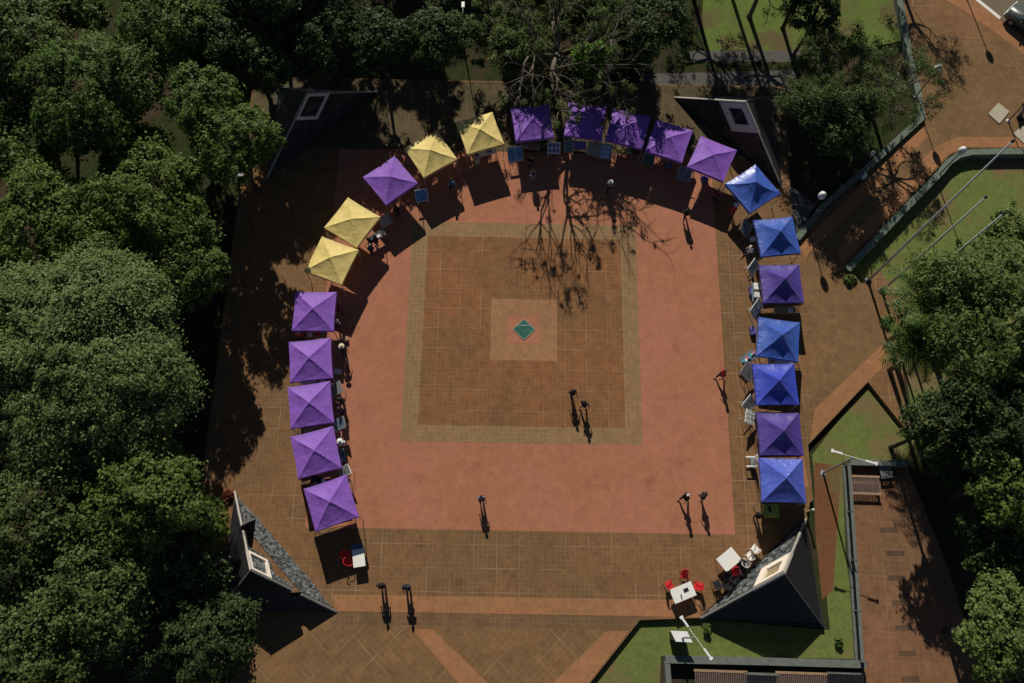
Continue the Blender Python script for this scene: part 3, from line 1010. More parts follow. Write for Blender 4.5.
def palm(label, px, py, hc, nf=22, L=3.0, seed=3):
    rng = np.random.default_rng(seed)
    c3 = gp(px, py, hc)
    root = thing('palm_tree', label, 'palm', (c3.x, c3.y, GZ))
    h = hc - GZ
    bm = bmesh.new()
    add_tube(bm, [(0, 0, -0.1), (0.05, 0.02, h * 0.5), (0, 0, h)], [0.2, 0.15, 0.12], 10)
    smooth(obj('trunk', bm, M['bark'], root))
    for k in range(nf):
        a = 2 * PI * k / nf * 2.618 + rng.uniform(-.2, .2)
        el = rng.uniform(0.05, 1.0)
        pts = []
        p = Vector((0, 0, h))
        d2 = Vector((math.cos(a) * math.cos(el), math.sin(a) * math.cos(el), math.sin(el)))
        l = L * rng.uniform(0.8, 1.1)
        for s in range(9):
            pts.append(p.copy())
            p = p + d2 * l / 8
            d2 = (d2 + Vector((0, 0, -0.13))).normalized()
        bm = bmesh.new()
        add_tube(bm, pts, [0.03 * (1 - i / 10) for i in range(9)], 4)
        for i in range(1, 9):
            for f in (0.0, 0.5):
                q = pts[i - 1].lerp(pts[i], 0.5 + f)
                t = (pts[i] - pts[i - 1]).normalized()
                sd = t.cross(Vector((0, 0, 1))).normalized()
                for s in (-1, 1):
                    ll = 0.95 * (1 - abs(i - 4) / 8)
                    tip = q + (sd * s * 0.85 + t * 0.5 + Vector((0, 0, -0.25 + rng.uniform(-.1, .1)))) * ll
                    w2 = t * 0.07
                    vs = [bm.verts.new(x) for x in (q - w2, q + w2, tip)]
                    bm.faces.new(vs)
        obj('frond', bm, M['leaf_palm'], root)


palm('feathery green palm leaning over the foot of the flagpoles', 938, 304, 7.6, 34, 3.5)
palm('small palm just under the feathery one, in front of the bright green tree', 922, 348, 5.2, 24, 2.6, 9)


def shrub(label, px, py, r, leaf, name='shrub', seed=1, n=700):
    rng = np.random.default_rng(seed)
    c3 = gp(px, py, GZ + r * 0.7)
    root = thing(name, label, 'shrub', (c3.x, c3.y, GZ), 0, 'low shrubs')
    bm = bmesh.new()
    for k in range(6):
        a = k * 1.05
        add_tube(bm, [(0, 0, -0.05), (math.cos(a) * r * .3, math.sin(a) * r * .3, r * .6), (math.cos(a) * r * .6, math.sin(a) * r * .6, r)], [0.03, 0.02, 0.008], 5)
    obj('stems', bm, M['bark'], root)
    cc = unit(rng, 14) * r * 0.6 * np.array([1, 1, 0.7])
    cc[:, 2] = np.abs(cc[:, 2]) + r * 0.5
    idx = rng.integers(0, 14, n)
    dd = unit(rng, n)
    pts = cc[idx] + dd * (rng.uniform(0, 1, n) ** 0.5)[:, None] * r * 0.4
    obj('foliage', leaves_mesh('foliage', pts, dd * .6, 0.22, rng), M[leaf], root)


shrub('dark red leaved shrub beside the grey wall at the top of the walkway', 950, 452, 0.9, 'leaf_red', seed=2)
shrub('low green bush against the flagpole paving', 888, 322, 0.6, 'leaf_mid', seed=4)
shrub('low olive bush inside the wall corner left of the flagpoles', 850, 280, 0.6, 'leaf_olive', seed=5)
shrub('small reddish bush touching the top tip of the alcove pyramid', 228, 498, 0.6, 'leaf_red', seed=6)
shrub('small green plant by the low wall at the right of the pyramid lawn', 839, 642, 0.35, 'leaf_mid', seed=8, n=200)
shrub('small tuft of plants where the lawn meets the lower right pyramid', 707, 628, 0.4, 'leaf_mid', seed=9, n=220)

# ------------------------------------------------------------------ gazebos
HALF = 1.475
EAVE = 2.25


def canopy_bm(style, seed, rise=0.55):
    rng = np.random.default_rng(seed)
    N = 28
    bm = bmesh.new()
    ph = rng.uniform(0, 6.28, 8)
    g = {}
    for i in range(N + 1):
        for j in range(N + 1):
            x = -1 + 2 * i / N
            y = -1 + 2 * j / N
            m = max(abs(x), abs(y))
            if style == 'hip':
                t = 1 - m
                mn = min(abs(x), abs(y))
                z = rise * (t ** 1.06) - 0.05 * math.sin(PI * min(1, m)) * (1 - (mn / max(m, 1e-6)) ** 2)
            else:
                # peaked cloth: steep by the pole, flatter towards the eaves, with ridges to corners and mid sides
                t = 1 - m
                mn = min(abs(x), abs(y)) / max(m, 1e-6)
                sag = math.sin(PI * abs(2 * mn - 1) * 0.5 + PI / 2)
                z = rise * (0.55 * t ** 1.15 + 0.45 * t ** 2.6) - 0.018 * math.sin(PI * m) * math.sin(PI * mn)
            edge = 1 - abs(abs(x) - abs(y))
            z += 0.006 * (math.sin(7 * x + ph[0]) * math.sin(6 * y + ph[1]))
            sx = 1 - 0.022 * (1 - y * y) * m
            sy = 1 - 0.022 * (1 - x * x) * m
            g[i, j] = bm.verts.new((x * HALF * sx, y * HALF * sy, EAVE + z))
    for i in range(N):
        for j in range(N):
            a, b, c, d2 = g[i, j], g[i + 1, j], g[i + 1, j + 1], g[i, j + 1]
            cxm = (i + 0.5) / N - 0.5
            cym = (j + 0.5) / N - 0.5
            if cxm * cym > 0:
                bm.faces.new((a, b, c))
                bm.faces.new((a, c, d2))
            else:
                bm.faces.new((a, b, d2))
                bm.faces.new((b, c, d2))
    return bm, g, N


def gazebo(corners, style, mat, label, seed, rise, group='market gazebos round the plaza'):
    w3 = [gp(x, y, EAVE) for x, y in corners]
    c = sum(w3, Vector()) / 4
    e = (w3[1] - w3[0]) + (w3[2] - w3[3])
    rz = math.atan2(e.y, e.x)
    root = thing('gazebo', label, 'gazebo', (c.x, c.y, 0), rz, group)
    bm, g, N = canopy_bm(style, seed, rise)
    o = obj('canopy', bm, M[mat], root)
    rng = random.Random(seed)
    bm = bmesh.new()
    loop = [(i, 0) for i in range(N)] + [(N, j) for j in range(N)] + [(i, N) for i in range(N, 0, -1)] + [(0, j) for j in range(N, 0, -1)]
    me = o.data
    up = []
    for (i, j) in loop:
        up.append(me.vertices[i * (N + 1) + j].co.copy())
    top = [bm.verts.new(p) for p in up]
    low = []
    for k, p in enumerate(up):
        wv = 0.012 * math.sin(k * 1.7 + seed)
        q = Vector((p.x * (1.006 + wv * 0.3), p.y * (1.006 + wv * 0.3), p.z - 0.24))
        low.append(bm.verts.new(q))
    n = len(loop)
    for k in range(n):
        bm.faces.new((top[k], low[k], low[(k + 1) % n], top[(k + 1) % n]))
    smooth(obj('valance', bm, M[mat], root))
    r = HALF - 0.05
    for sx in (-1, 1):
        for sy in (-1, 1):
            bm = bmesh.new()
            add_box(bm, (sx * r, sy * r, 1.1), (0.045, 0.045, 2.2))
            add_box(bm, (sx * r, sy * r, 0.008), (0.1, 0.1, 0.016))
            obj('leg', bm, M['metal_grey'], root)
    bm = bmesh.new()
    for s in (-1, 1):
        for a0, a1 in (((-r, s * r), (0, s * r)), ((0, s * r), (r, s * r)), ((s * r, -r), (s * r, 0)), ((s * r, 0), (s * r, r))):
            add_tube(bm, [(*a0, 2.12), (*a1, 1.86)], 0.014, 4)
            add_tube(bm, [(*a0, 1.86), (*a1, 2.12)], 0.014, 4)
    for sx in (-1, 1):
        for sy in (-1, 1):
            add_tube(bm, [(sx * r, sy * r, 2.17), (sx * 0.03, sy * 0.03, 2.2 + rise * 0.7)], 0.013, 4)
    obj('truss', bm, M['metal_grey'], root)
    bm = bmesh.new()
    add_tube(bm, [(0, 0, 2.1), (0, 0, EAVE + rise - 0.015)], 0.025, 6)
    obj('centre_pole', bm, M['metal_grey'], root)
    return root


GZB = [
    ([(295, 291), (336, 292), (334, 331), (292.5, 331)], 'hip', 'purple', 'purple gazebo directly below the two adjoining yellow ones, top of the left row'),
    ([(289.2, 342), (330.5, 337.7), (331.6, 378), (291, 382.3)], 'hip', 'purple', 'purple gazebo second from the top of the left row'),
    ([(287.7, 388.7), (330.1, 381.2), (332.9, 422.1), (291.4, 427)], 'hip', 'purple', 'purple gazebo in the middle of the five in the left row'),
    ([(291.5, 437), (332.4, 426.3), (340.4, 467.8), (299, 478)], 'hip', 'purple', 'purple gazebo second from the bottom of the left row'),
    ([(303, 489.5), (346.5, 474.5), (358.8, 516.5), (315.6, 531.3)], 'hip', 'purple', 'purple gazebo at the bottom of the left row, near the white table and red chairs'),
    ([(322.1, 237), (357.4, 248.9), (341.5, 285.5), (305.3, 270.4)], 'hip', 'yellow', 'yellow gazebo directly above the left row of purple ones'),
    ([(347.3, 196.8), (379.6, 216.2), (356.6, 247.8), (325.4, 228.4)], 'hip', 'yellow', 'yellow gazebo just below the single purple one on the left curve'),
    ([(394.8, 156.2), (417, 182.7), (386.2, 204.7), (363.2, 177.3)], 'hip', 'purple', 'single purple gazebo between the two pairs of yellow gazebos'),
    ([(436.4, 129.3), (456.4, 157.9), (425.2, 179.5), (404.1, 148.3)], 'hip', 'yellow', 'yellow gazebo with a dark lamp shadow on its cloth'),
    ([(492.4, 111.7), (504.2, 142.9), (467, 154.7), (455.8, 122.9)], 'hip', 'yellow', 'yellow gazebo next to the first branch shaded purple one at the top'),
    ([(510.8, 105.2), (548.4, 102), (553.8, 139.7), (516.1, 144.4)], 'hip', 'purple', 'deep purple branch shaded gazebo right of the topmost yellow one'),
    ([(568.5, 99.8), (607.6, 104.8), (602.9, 142.9), (562, 137.5)], 'hip', 'purple', 'deep purple gazebo under the overhanging olive branches, second of the top five purple ones'),
    ([(613, 106.9), (651.1, 116.4), (643.2, 149.3), (604.8, 140.7)], 'hip', 'purple', 'purple gazebo in the middle of the five across the top'),
    ([(656.1, 119.2), (693.4, 131), (682, 162.3), (644.7, 150.4)], 'hip', 'purple', 'purple gazebo fourth from the left of the five across the top'),
    ([(701.4, 135.3), (738, 149.3), (723.5, 182.7), (685.6, 166.6)], 'hip', 'purple', 'purple gazebo next to the tilted light blue one at the top right'),
    ([(754.6, 162.6), (781.5, 193.4), (750.3, 214.3), (725.1, 184.1)], 'peak', 'skyblue', 'tilted light blue gazebo at the top right bend of the ring'),
    ([(752.4, 219.7), (794.4, 216.4), (800.2, 253), (761, 257.3)], 'peak', 'skyblue', 'blue gazebo beside the globe street lamp, top of the right column'),
    ([(757.9, 264.8), (800, 264), (804, 303), (763.6, 303)], 'peak', 'violet', 'violet gazebo between two blue ones, second in the right column'),
    ([(759.3, 316.6), (801.9, 322.4), (797.6, 362.2), (754.6, 355.8)], 'peak', 'skyblue', 'blue gazebo just below the upper violet one in the right column'),
    ([(752.9, 364.4), (795.5, 363.5), (798.7, 404.4), (755.2, 404.4)], 'peak', 'blue', 'deep blue gazebo just above the lower violet one'),
    ([(756.7, 411.2), (800.9, 411.8), (803.5, 456.4), (758.5, 456.4)], 'peak', 'violet', 'violet gazebo second from the bottom of the right column'),
    ([(758.5, 457), (803, 457.7), (807.3, 504.4), (761, 502.3)], 'hip', 'lightblue', 'cornflower blue gazebo with a pale upper slope, bottom of the right column'),
]
for k, (cs, st, mt, lb) in enumerate(GZB):
    gazebo(cs, st, mt, lb, 11 + k, 0.9 if mt == 'lightblue' else 0.55 if st == 'hip' else 1.0)

# ------------------------------------------------------------------ furniture
def plastic_chair(mat, label, loc, rz, group, name='plastic_chair'):
    root = thing(name, label, 'chair', loc, rz, group)
    bm = bmesh.new()
    add_box(bm, (0, 0, 0.43), (0.46, 0.44, 0.035), None, 0.012)
    obj('seat', bm, M[mat], root)
    bm = bmesh.new()
    n = 7
    for i in range(n):
        a = (i - (n - 1) / 2) * 0.16
        add_box(bm, (math.sin(a) * 0.42, -0.24 - 0.06 * math.cos(a) + 0.03, 0.65), (0.055, 0.022, 0.42), (0.2, 0, -a))
    add_tube(bm, [(-0.25, -0.2, 0.84), (-0.13, -0.32, 0.89), (0, -0.345, 0.9), (0.13, -0.32, 0.89), (0.25, -0.2, 0.84)], 0.022, 6)
    obj('backrest', bm, M[mat], root)
    for s in (-1, 1):
        bm = bmesh.new()
        add_tube(bm, [(s * 0.25, -0.2, 0.84), (s * 0.275, -0.1, 0.68), (s * 0.28, 0.14, 0.66), (s * 0.26, 0.2, 0.6)], 0.022, 6)
        obj('armrest', bm, M[mat], root)
        bm = bmesh.new()
        add_tube(bm, [(s * 0.26, 0.2, 0.62), (s * 0.22, 0.2, 0.43), (s * 0.26, 0.24, 0)], [0.022, 0.026, 0.02], 6)
        obj('leg', bm, M[mat], root)
        bm = bmesh.new()
        add_tube(bm, [(s * 0.2, -0.19, 0.43), (s * 0.25, -0.27, 0)], [0.026, 0.02], 6)
        obj('leg', bm, M[mat], root)
    return root


def table(label, loc, rz, w2, d2, top='white_plastic', leg='metal_grey', group=None, h=0.74, name='folding_table'):
    root = thing(name, label, 'table', loc, rz, group)
    bm = bmesh.new()
    add_box(bm, (0, 0, h - 0.02), (w2, d2, 0.04), None, 0.012)
    obj('tabletop', bm, M[top], root)
    for sx in (-1, 1):
        for sy in (-1, 1):
            bm = bmesh.new()
            add_tube(bm, [(sx * (w2 / 2 - 0.1), sy * (d2 / 2 - 0.08), h - 0.04), (sx * (w2 / 2 - 0.05), sy * (d2 / 2 - 0.05), 0)], 0.018, 6)
            obj('leg', bm, M[leg], root)
    return root


def at(px, py, z=0.0):
    p = gp(px, py, z)
    return (p.x, p.y, 0.0)


def seatat(px, py):
    return at(px, py, 0.6)


# lower right seating
GC = 'red plastic chairs by the lower white table'
plastic_chair('red_plastic', 'red plastic chair at the upper left corner of the lower right white table', seatat(670, 585), R_(-65), GC)
plastic_chair('red_plastic', 'red plastic chair above the lower right white table, furthest up of three', seatat(685, 575), R_(178), GC)
plastic_chair('red_plastic', 'red plastic chair at the right end of the lower right white table', seatat(698, 586), R_(70), GC)
table('white folding table with three red chairs, lower right by the lawn', at(683, 592.5, 0.74), R_(22), 1.55, 0.95)
table('white folding table beside the black chairs and the dark pyramid', at(729, 559.5, 0.74), R_(38), 1.35, 1.05, name='folding_table')
plastic_chair('red_plastic', 'lone red plastic chair among black chairs in front of the dark pyramid', seatat(736, 572.5), R_(200), GC)
GB = 'black plastic chairs before the dark pyramid'
for (x, y, a, lb) in ((717, 584, 20, 'black plastic chair furthest left before the dark pyramid'), (727, 577, 200, 'black plastic chair left of the lone red one'),
                      (726, 585, 40, 'black plastic chair lowest before the dark pyramid, on its slate face side'), (734, 579, -30, 'black plastic chair just below the lone red one'),
                      (741, 571, 100, 'black plastic chair right of the lone red one'), (741, 565, 150, 'black plastic chair between the white table and the white bundle')):
    plastic_chair('black_plastic', lb, (at(x, y, 0.5)), R_(a), GB)
GWc = 'white plastic chairs by the dark pyramid'
plastic_chair('white_plastic', 'white plastic chair at the top of the white bundle by the dark pyramid', seatat(756, 549), R_(-50), GWc)
plastic_chair('white_plastic', 'white plastic chair in the middle of the white bundle by the dark pyramid', seatat(751, 556), R_(-60), GWc)
plastic_chair('white_plastic', 'white plastic chair at the lower end of the white bundle by the dark pyramid', seatat(746, 563), R_(-40), GWc)
bm = bmesh.new()
add_box(bm, (0, 0, 0), (0.34, 0.24, 0.02), None, 0.006)
o = obj('tablet', bm, M['black_plastic'])
o.location = gp(686, 590, 0.755)
o.rotation_euler = (0, 0, R_(25))
tag(o, 'dark flat tray lying on the white table with three red chairs', 'tray')
bm = bmesh.new()
add_lathe(bm, [(0.0, 0), (0.04, 0), (0.045, 0.14), (0.02, 0.2), (0.02, 0.24), (0.0, 0.24)], 10)
o = obj('bottle', bm, colour('green bottle', (0.03, 0.12, 0.1), 0.2))
o.location = gp(681, 595, 0.745)
tag(o, 'dark green bottle standing on the white table with three red chairs', 'bottle')

# lower left table
table('white table with a blue grey end, below the lowest left gazebo', at(358.5, 556.5, 0.74), R_(-80), 1.35, 0.8)
bm = bmesh.new()
add_box(bm, (0, 0, 0.012), (0.78, 0.3, 0.024), None, 0.005)
o = obj('cloth', bm, colour('blue grey cloth', (0.06, 0.11, 0.17)))
o.location = gp(357, 546.8, 0.75)
o.rotation_euler = (0, 0, R_(10))
tag(o, 'folded blue grey cloth at the upper end of the lower left white table', 'cloth')
plastic_chair('red_plastic', 'red plastic chair in shadow, upper of two by the lower left table', seatat(346, 555), R_(-95), 'red chairs at the lower left table')
plastic_chair('red_plastic', 'bright red plastic chair, lower of two by the lower left table', seatat(349, 561.5), R_(-85), 'red chairs at the lower left table')

GT = 'market tables half hidden under the gazebos'
for (x, y, a, tp, lb) in ((316, 334, 0, 'wood', 'wooden market table in the gap below the top left row gazebo'), (312, 381.5, -6, 'white_plastic', 'white market table in the gap between second and third left row gazebos'),
                          (314, 429, -10, 'wood', 'wooden market table in the gap above the second lowest left row gazebo'), (322, 482, -14, 'black_plastic', 'dark market table in the gap above the lowest left row gazebo'),
                          (785, 310, 0, 'wood', 'wooden market table in the gap below the upper violet gazebo'), (779, 362, 5, 'white_plastic', 'white market table in the gap above the deep blue gazebo'),
                          (530, 146, -5, 'wood', 'wooden market table at the front of the first branch shaded gazebo'), (486, 152, 18, 'white_plastic', 'white market table at the front of the topmost yellow gazebo'),
                          (377, 236, 35, 'black_plastic', 'dark market table in front of the upper of two adjoining yellow gazebos')):
    table(lb, at(x, y, 0.74), R_(a), 1.6, 0.6, tp, group=GT, name='market_table')

# display boards on easels
def board(label, px, py, w2, h2, rz, tilt, face, zc=1.0, frame='wood', name='display_board', pics=None, cat='display board', group='display boards facing the plaza'):
    """a board leaning back on two front legs and a rear prop; it faces local -Y"""
    p = gp(px, py, zc)
    root = thing(name, label, cat, (p.x, p.y, 0), R_(rz), group)
    rot = Euler((-R_(tilt), 0, 0)).to_matrix()
    bm = bmesh.new()
    add_box(bm, (0, 0, zc), (w2, 0.03, h2), rot, 0)
    for v in bm.verts:
        pass
    bm.free()

    def put(bm, c, s):
        vs = add_box(bm, (0, 0, 0), s)
        m = rot
        for v in vs:
            v.co = m @ (v.co + Vector(c)) + Vector((0, 0, zc))
    bm = bmesh.new()
    put(bm, (0, 0, 0), (w2, 0.03, h2))
    pn = obj('panel', bm, M[face], root)
    bm = bmesh.new()
    for s in (-1, 1):
        put(bm, (s * (w2 / 2 + 0.021), 0, 0), (0.04, 0.045, h2 + 0.08))
        put(bm, (0, 0, s * (h2 / 2 + 0.021)), (w2, 0.045, 0.04))
    obj('frame', bm, M[frame], root)
    if pics:
        nx, ny, pm = pics
        for i in range(nx):
            for j in range(ny):
                bm = bmesh.new()
                put(bm, ((i + 0.5) / nx * w2 - w2 / 2, -0.021, (j + 0.5) / ny * h2 - h2 / 2), (w2 / nx * 0.78, 0.012, h2 / ny * 0.74))
                obj('picture', bm, M[pm], pn)
    lowz = -h2 / 2
    for s in (-1, 1):
        bm = bmesh.new()
        a = rot @ Vector((s * w2 * 0.42, 0.02, h2 * 0.1)) + Vector((0, 0, zc))
        add_tube(bm, [a, (s * w2 * 0.45, -0.25, 0)], 0.018, 5)
        obj('leg', bm, M[frame], root)
    bm = bmesh.new()
    a = rot @ Vector((0, 0.03, h2 * 0.35)) + Vector((0, 0, zc))
    add_tube(bm, [a, (0, 0.55, 0)], 0.018, 5)
    obj('leg', bm, M[frame], root)
    return root


colour('board_blue', (0.10, 0.22, 0.42)); colour('board_pale', (0.32, 0.40, 0.46)); colour('board_grey', (0.2, 0.21, 0.2)); colour('board_beige', (0.34, 0.32, 0.24))
colour('board_violet', (0.10, 0.09, 0.32)); colour('board_dark', (0.03, 0.07, 0.07)); colour('board_white', (0.62, 0.6, 0.58)); colour('board_slate', (0.10, 0.14, 0.18))
board('pale blue board with dark marks leaning beside the topmost yellow gazebo', 515.5, 154, 1.15, 1.15, 10, 50, 'board_pale', pics=(2, 1, 'board_blue'))
board('white framed board with six violet pictures below the first shaded gazebo', 554, 148, 0.9, 0.8, 0, 50, 'board_white', frame='white_metal', pics=(3, 2, 'board_violet'))
board('grey board with a pale lower half below the second shaded gazebo', 568.5, 146, 0.65, 0.95, 5, 50, 'board_grey', pics=(1, 2, 'board_slate'))
board('violet blue board, middle of the boards under the second shaded gazebo', 580, 145.5, 0.9, 0.6, -3, 50, 'board_violet')
board('grey beige board with a dark streak between the violet and the blue board', 593, 149, 0.85, 0.95, -14, 50, 'board_beige', pics=(1, 3, 'board_grey'))
board('bright blue board on a wooden easel in the row of top boards', 605.5, 151.5, 0.9, 1.1, -5, 50, 'board_blue', pics=(1, 3, 'board_pale'))
board('dark green glazed rack under the fourth top gazebo', 648.5, 158.5, 0.85, 1.0, -12, 45, 'board_dark', frame='wood', name='display_rack', cat='display rack')
board('slate coloured stand under the top purple gazebo beside the light blue one', 685, 174, 0.95, 0.9, -14, 55, 'board_slate', frame='metal_grey', name='display_rack', cat='display rack')
board('mid blue board in front of the single purple gazebo', 421.5, 195.5, 0.85, 0.85, 14, 50, 'board_blue', frame='white_metal')
board('grey board at the right corner of the upper adjoining yellow gazebo', 385.5, 220.5, 0.75, 0.8, 35, 50, 'board_grey')
board('grey slatted board at the left corner of the top right column gazebo', 746, 228, 1.0, 1.0, 60, 50, 'board_grey', pics=(4, 1, 'board_slate'))
board('white slatted rack leaning at the lower left corner of the top right column gazebo', 753.5, 267, 1.0, 0.75, 55, 45, 'board_white', frame='white_metal', pics=(5, 1, 'board_grey'), name='display_rack', cat='display rack')
board('white and blue rack at the lower left corner of the upper violet gazebo', 756.5, 308.5, 1.15, 0.8, 55, 45, 'board_pale', frame='white_metal', pics=(2, 1, 'board_white'), name='display_rack', cat='display rack')
board('grey board leaning against the deep blue gazebo', 748, 372, 0.95, 1.05, 58, 55, 'board_grey', frame='metal_grey')
board('white framed rack with feet sticking out, left of the deep blue gazebo', 749, 404, 1.0, 0.85, 50, 50, 'board_white', frame='white_metal', name='display_rack', cat='display rack', pics=(2, 1, 'board_beige'))
board('grey rack of goods under the white framed rack, left of the lower violet gazebo', 750, 417, 0.9, 0.85, 80, 55, 'board_grey', frame='white_metal', pics=(3, 3, 'board_white'), name='display_rack', cat='display rack')
board('grey board tilted at the right side of the third left row gazebo', 336, 389, 0.8, 1.0, -70, 55, 'board_grey', frame='metal_grey')
board('blue grey board right of the second lowest left row gazebo', 339, 424, 0.75, 1.05, -75, 55, 'board_slate', frame='metal_grey')
board('pale grey board in the gap beside the lowest left row gazebo', 345, 471.5, 0.65, 0.95, -65, 50, 'board_grey', frame='white_metal')

# trolley and small goods at the right column
root = thing('hand_trolley', 'small grey trolley with two white shelves left of the cornflower blue gazebo', 'trolley', at(751, 462, 0.4), R_(0))
bm = bmesh.new()
add_box(bm, (0.25, 0, 0.6), (0.05, 0.85, 1.1), None, 0.01)
obj('back_panel', bm, M['white_metal'], root)
for s in (-1, 1):
    bm = bmesh.new()
    add_box(bm, (-0.08, s * 0.33, 0.55), (0.6, 0.1, 0.06), None, 0.01)
    obj('shelf', bm, M['white_metal'], root)
bm = bmesh.new()
add_box(bm, (0.08, 0, 0.35), (0.28, 0.5, 0.4), None, 0.02)
obj('bin', bm, M['board_grey'], root)
for s in (-1, 1):
    bm = bmesh.new()
    add_tube(bm, [(-0.3, s * 0.33, 0.53), (-0.3, s * 0.33, 0)], 0.02, 6)
    obj('leg', bm, M['metal_dark'], root)

table('narrow market table with white boxes left of the upper violet gazebo', at(755.5, 292, 0.74), R_(88), 1.5, 0.55, 'board_slate', group=GT, name='market_table')
def goods(name, label, px, py, z, s, mat, rz=0, group='goods for sale'):
    bm = bmesh.new()
    add_box(bm, (0, 0, s[2] / 2), s, None, min(s) * 0.12)
    add_box(bm, (0, 0, s[2] + 0.004), (s[0] * 0.9, s[1] * 0.14, 0.008))
    o = obj(name, bm, M[mat])
    p = gp(px, py, z)
    o.location = p
    o.rotation_euler = (0, 0, R_(rz))
    tag(o, label, 'box', group)


goods('carton', 'tall white carton on the table left of the upper violet gazebo, upper one', 755.5, 287, 0.745, (0.34, 0.5, 0.22), 'white_plastic', 2)
goods('carton', 'white carton on the table left of the upper violet gazebo, lower one', 756.3, 296, 0.745, (0.42, 0.42, 0.3), 'board_white', -5)
goods('carton', 'violet box on the paving left of the narrow market table', 750.5, 292, 0.0, (0.3, 0.6, 0.35), 'board_violet', 3)
table('market table with colourful goods left of the gap above the deep blue gazebo', at(748.5, 358, 0.74), R_(38), 1.3, 0.7, 'board_slate', group=GT, name='market_table')
rg = random.Random(5)
for i, (cl, nm) in enumerate((((0.05, 0.3, 0.35), 'teal'), ((0.75, 0.75, 0.72), 'white'), ((0.55, 0.1, 0.12), 'red'), ((0.1, 0.3, 0.6), 'blue'), ((0.1, 0.45, 0.25), 'green'), ((0.5, 0.2, 0.3), 'pink'))):
    colour('goods ' + nm, cl)
    goods('goods_box', nm + ' box among colourful goods on the table above the deep blue gazebo corner', 743.5 + i * 1.9 + rg.uniform(-.5, .5), 361 - i * 1.3 + rg.uniform(-1.2, 1.2), 0.745, (0.22, 0.16, 0.12), 'goods ' + nm, rg.uniform(0, 90))
# more goods set out along the front edge of the stalls
for (x, y, z, sz, mt, rz, lab) in (
    (346, 340, 0, (0.4, 0.3, 0.3), 'wood', 20, 'wooden crate on the red paving beside the second left row gazebo'),
    (338, 372, 0, (0.5, 0.35, 0.25), 'board_white', -10, 'white box on the paving at the lower right of the second left row gazebo'),
    (318, 334, 0.745, (0.3, 0.3, 0.2), 'red_plastic', 5, 'red box on the wooden table below the top left row gazebo'),
    (310, 335, 0.745, (0.35, 0.25, 0.16), 'white_plastic', 12, 'white box on the wooden table below the top left row gazebo'),
    (318, 381, 0.745, (0.3, 0.25, 0.18), 'wood', 8, 'brown box on the white table between the second and third left row gazebos'),
    (308, 430, 0.745, (0.35, 0.25, 0.2), 'board_beige', -10, 'beige box on the wooden table above the second lowest left row gazebo'),
    (324, 481, 0.745, (0.28, 0.28, 0.2), 'white_plastic', 20, 'white box on the dark table above the lowest left row gazebo'),
    (316, 484, 0.745, (0.28, 0.2, 0.16), 'board_beige', -5, 'beige box on the dark table above the lowest left row gazebo'),
    (343, 456, 0, (0.45, 0.9, 0.4), 'board_slate', 12, 'long slate blue trunk on the paving beside the person in white'),
    (379, 237, 0.745, (0.3, 0.25, 0.2), 'board_white', 30, 'white box on the dark table by the adjoining yellow gazebos'),
    (489, 151, 0.745, (0.4, 0.25, 0.14), 'board_violet', 15, 'violet box on the white table of the topmost yellow gazebo'),
    (526, 147, 0.745, (0.4, 0.3, 0.2), 'board_beige', 0, 'beige box on the wooden table of the first branch shaded gazebo'),
    (628, 152, 0, (0.4, 0.4, 0.3), 'board_beige', 10, 'beige box on the paving in front of the middle top gazebo'),
    (668, 166, 0, (0.5, 0.4, 0.3), 'board_slate', 20, 'slate box on the paving in front of the fourth top gazebo'),
    (704, 180, 0, (0.5, 0.45, 0.35), 'board_violet', 20, 'violet box on the paving in front of the last top purple gazebo'),
    (752, 240, 0, (0.35, 0.3, 0.3), 'white_plastic', 10, 'small white box at the left side of the top blue gazebo of the right column'),
    (752, 332, 0, (0.4, 0.6, 0.4), 'board_violet', 4, 'violet box at the left side of the third right column gazebo'),
    (790, 311, 0.745, (0.35, 0.3, 0.2), 'white_plastic', 0, 'white box on the wooden table below the upper violet gazebo'),
    (772, 361, 0.745, (0.3, 0.25, 0.2), 'wood', 0, 'brown box on the white table above the deep blue gazebo')):
    goods('goods_box', lab, x, y, z, sz, mt, rz)
rg = random.Random(21)
for k in range(9):
    bm = bmesh.new()
    a = rg.uniform(0.035, 0.055)
    q = [bm.verts.new((-a, -a * .7, 0.006)), bm.verts.new((a, -a * .6, 0.012)), bm.verts.new((a * .8, a * .7, 0.03)), bm.verts.new((-a, a * .6, 0.01))]
    bm.faces.new(q)
    o = obj('paper_scrap', bm, M['board_beige'])
    o.location = gp(*((441, 296), (507, 288), (486, 305), (620, 330), (415, 363), (418, 295), (363, 287), (520, 412), (590, 560))[k], 0.03)
    o.rotation_euler = (0, 0, rg.uniform(0, 6))
    tag(o, 'tiny white scrap of paper lying on the open paving', 'litter', 'scraps of paper on the paving')
# green box by the lower right gazebo
colour('lime', (0.33, 0.42, 0.06))
root = thing('market_table', 'lime green covered table below the cornflower blue gazebo', 'table', at(771.5, 510.5, 0.75), R_(0), GT)
bm = bmesh.new(); add_box(bm, (0, 0, 0.74), (1.05, 0.85, 0.03), None, 0.01); obj('tabletop', bm, M['lime'], root)
bm = bmesh.new()
for s in (-1, 1):
    add_box(bm, (s * 0.51, 0, 0.48), (0.01, 0.83, 0.48)); add_box(bm, (0, s * 0.41, 0.48), (1.0, 0.01, 0.48))
obj('cloth_skirt', bm, M['lime'], root)
for sx in (-1, 1):
    for sy in (-1, 1):
        bm = bmesh.new(); add_tube(bm, [(sx * 0.45, sy * 0.35, 0.72), (sx * 0.45, sy * 0.35, 0)], 0.02, 6); obj('leg', bm, M['metal_dark'], root)
goods('black_pouch', 'small black pouch lying on the lime green table', 769.5, 509, 0.757, (0.16, 0.4, 0.08), 'black_plastic', 10)

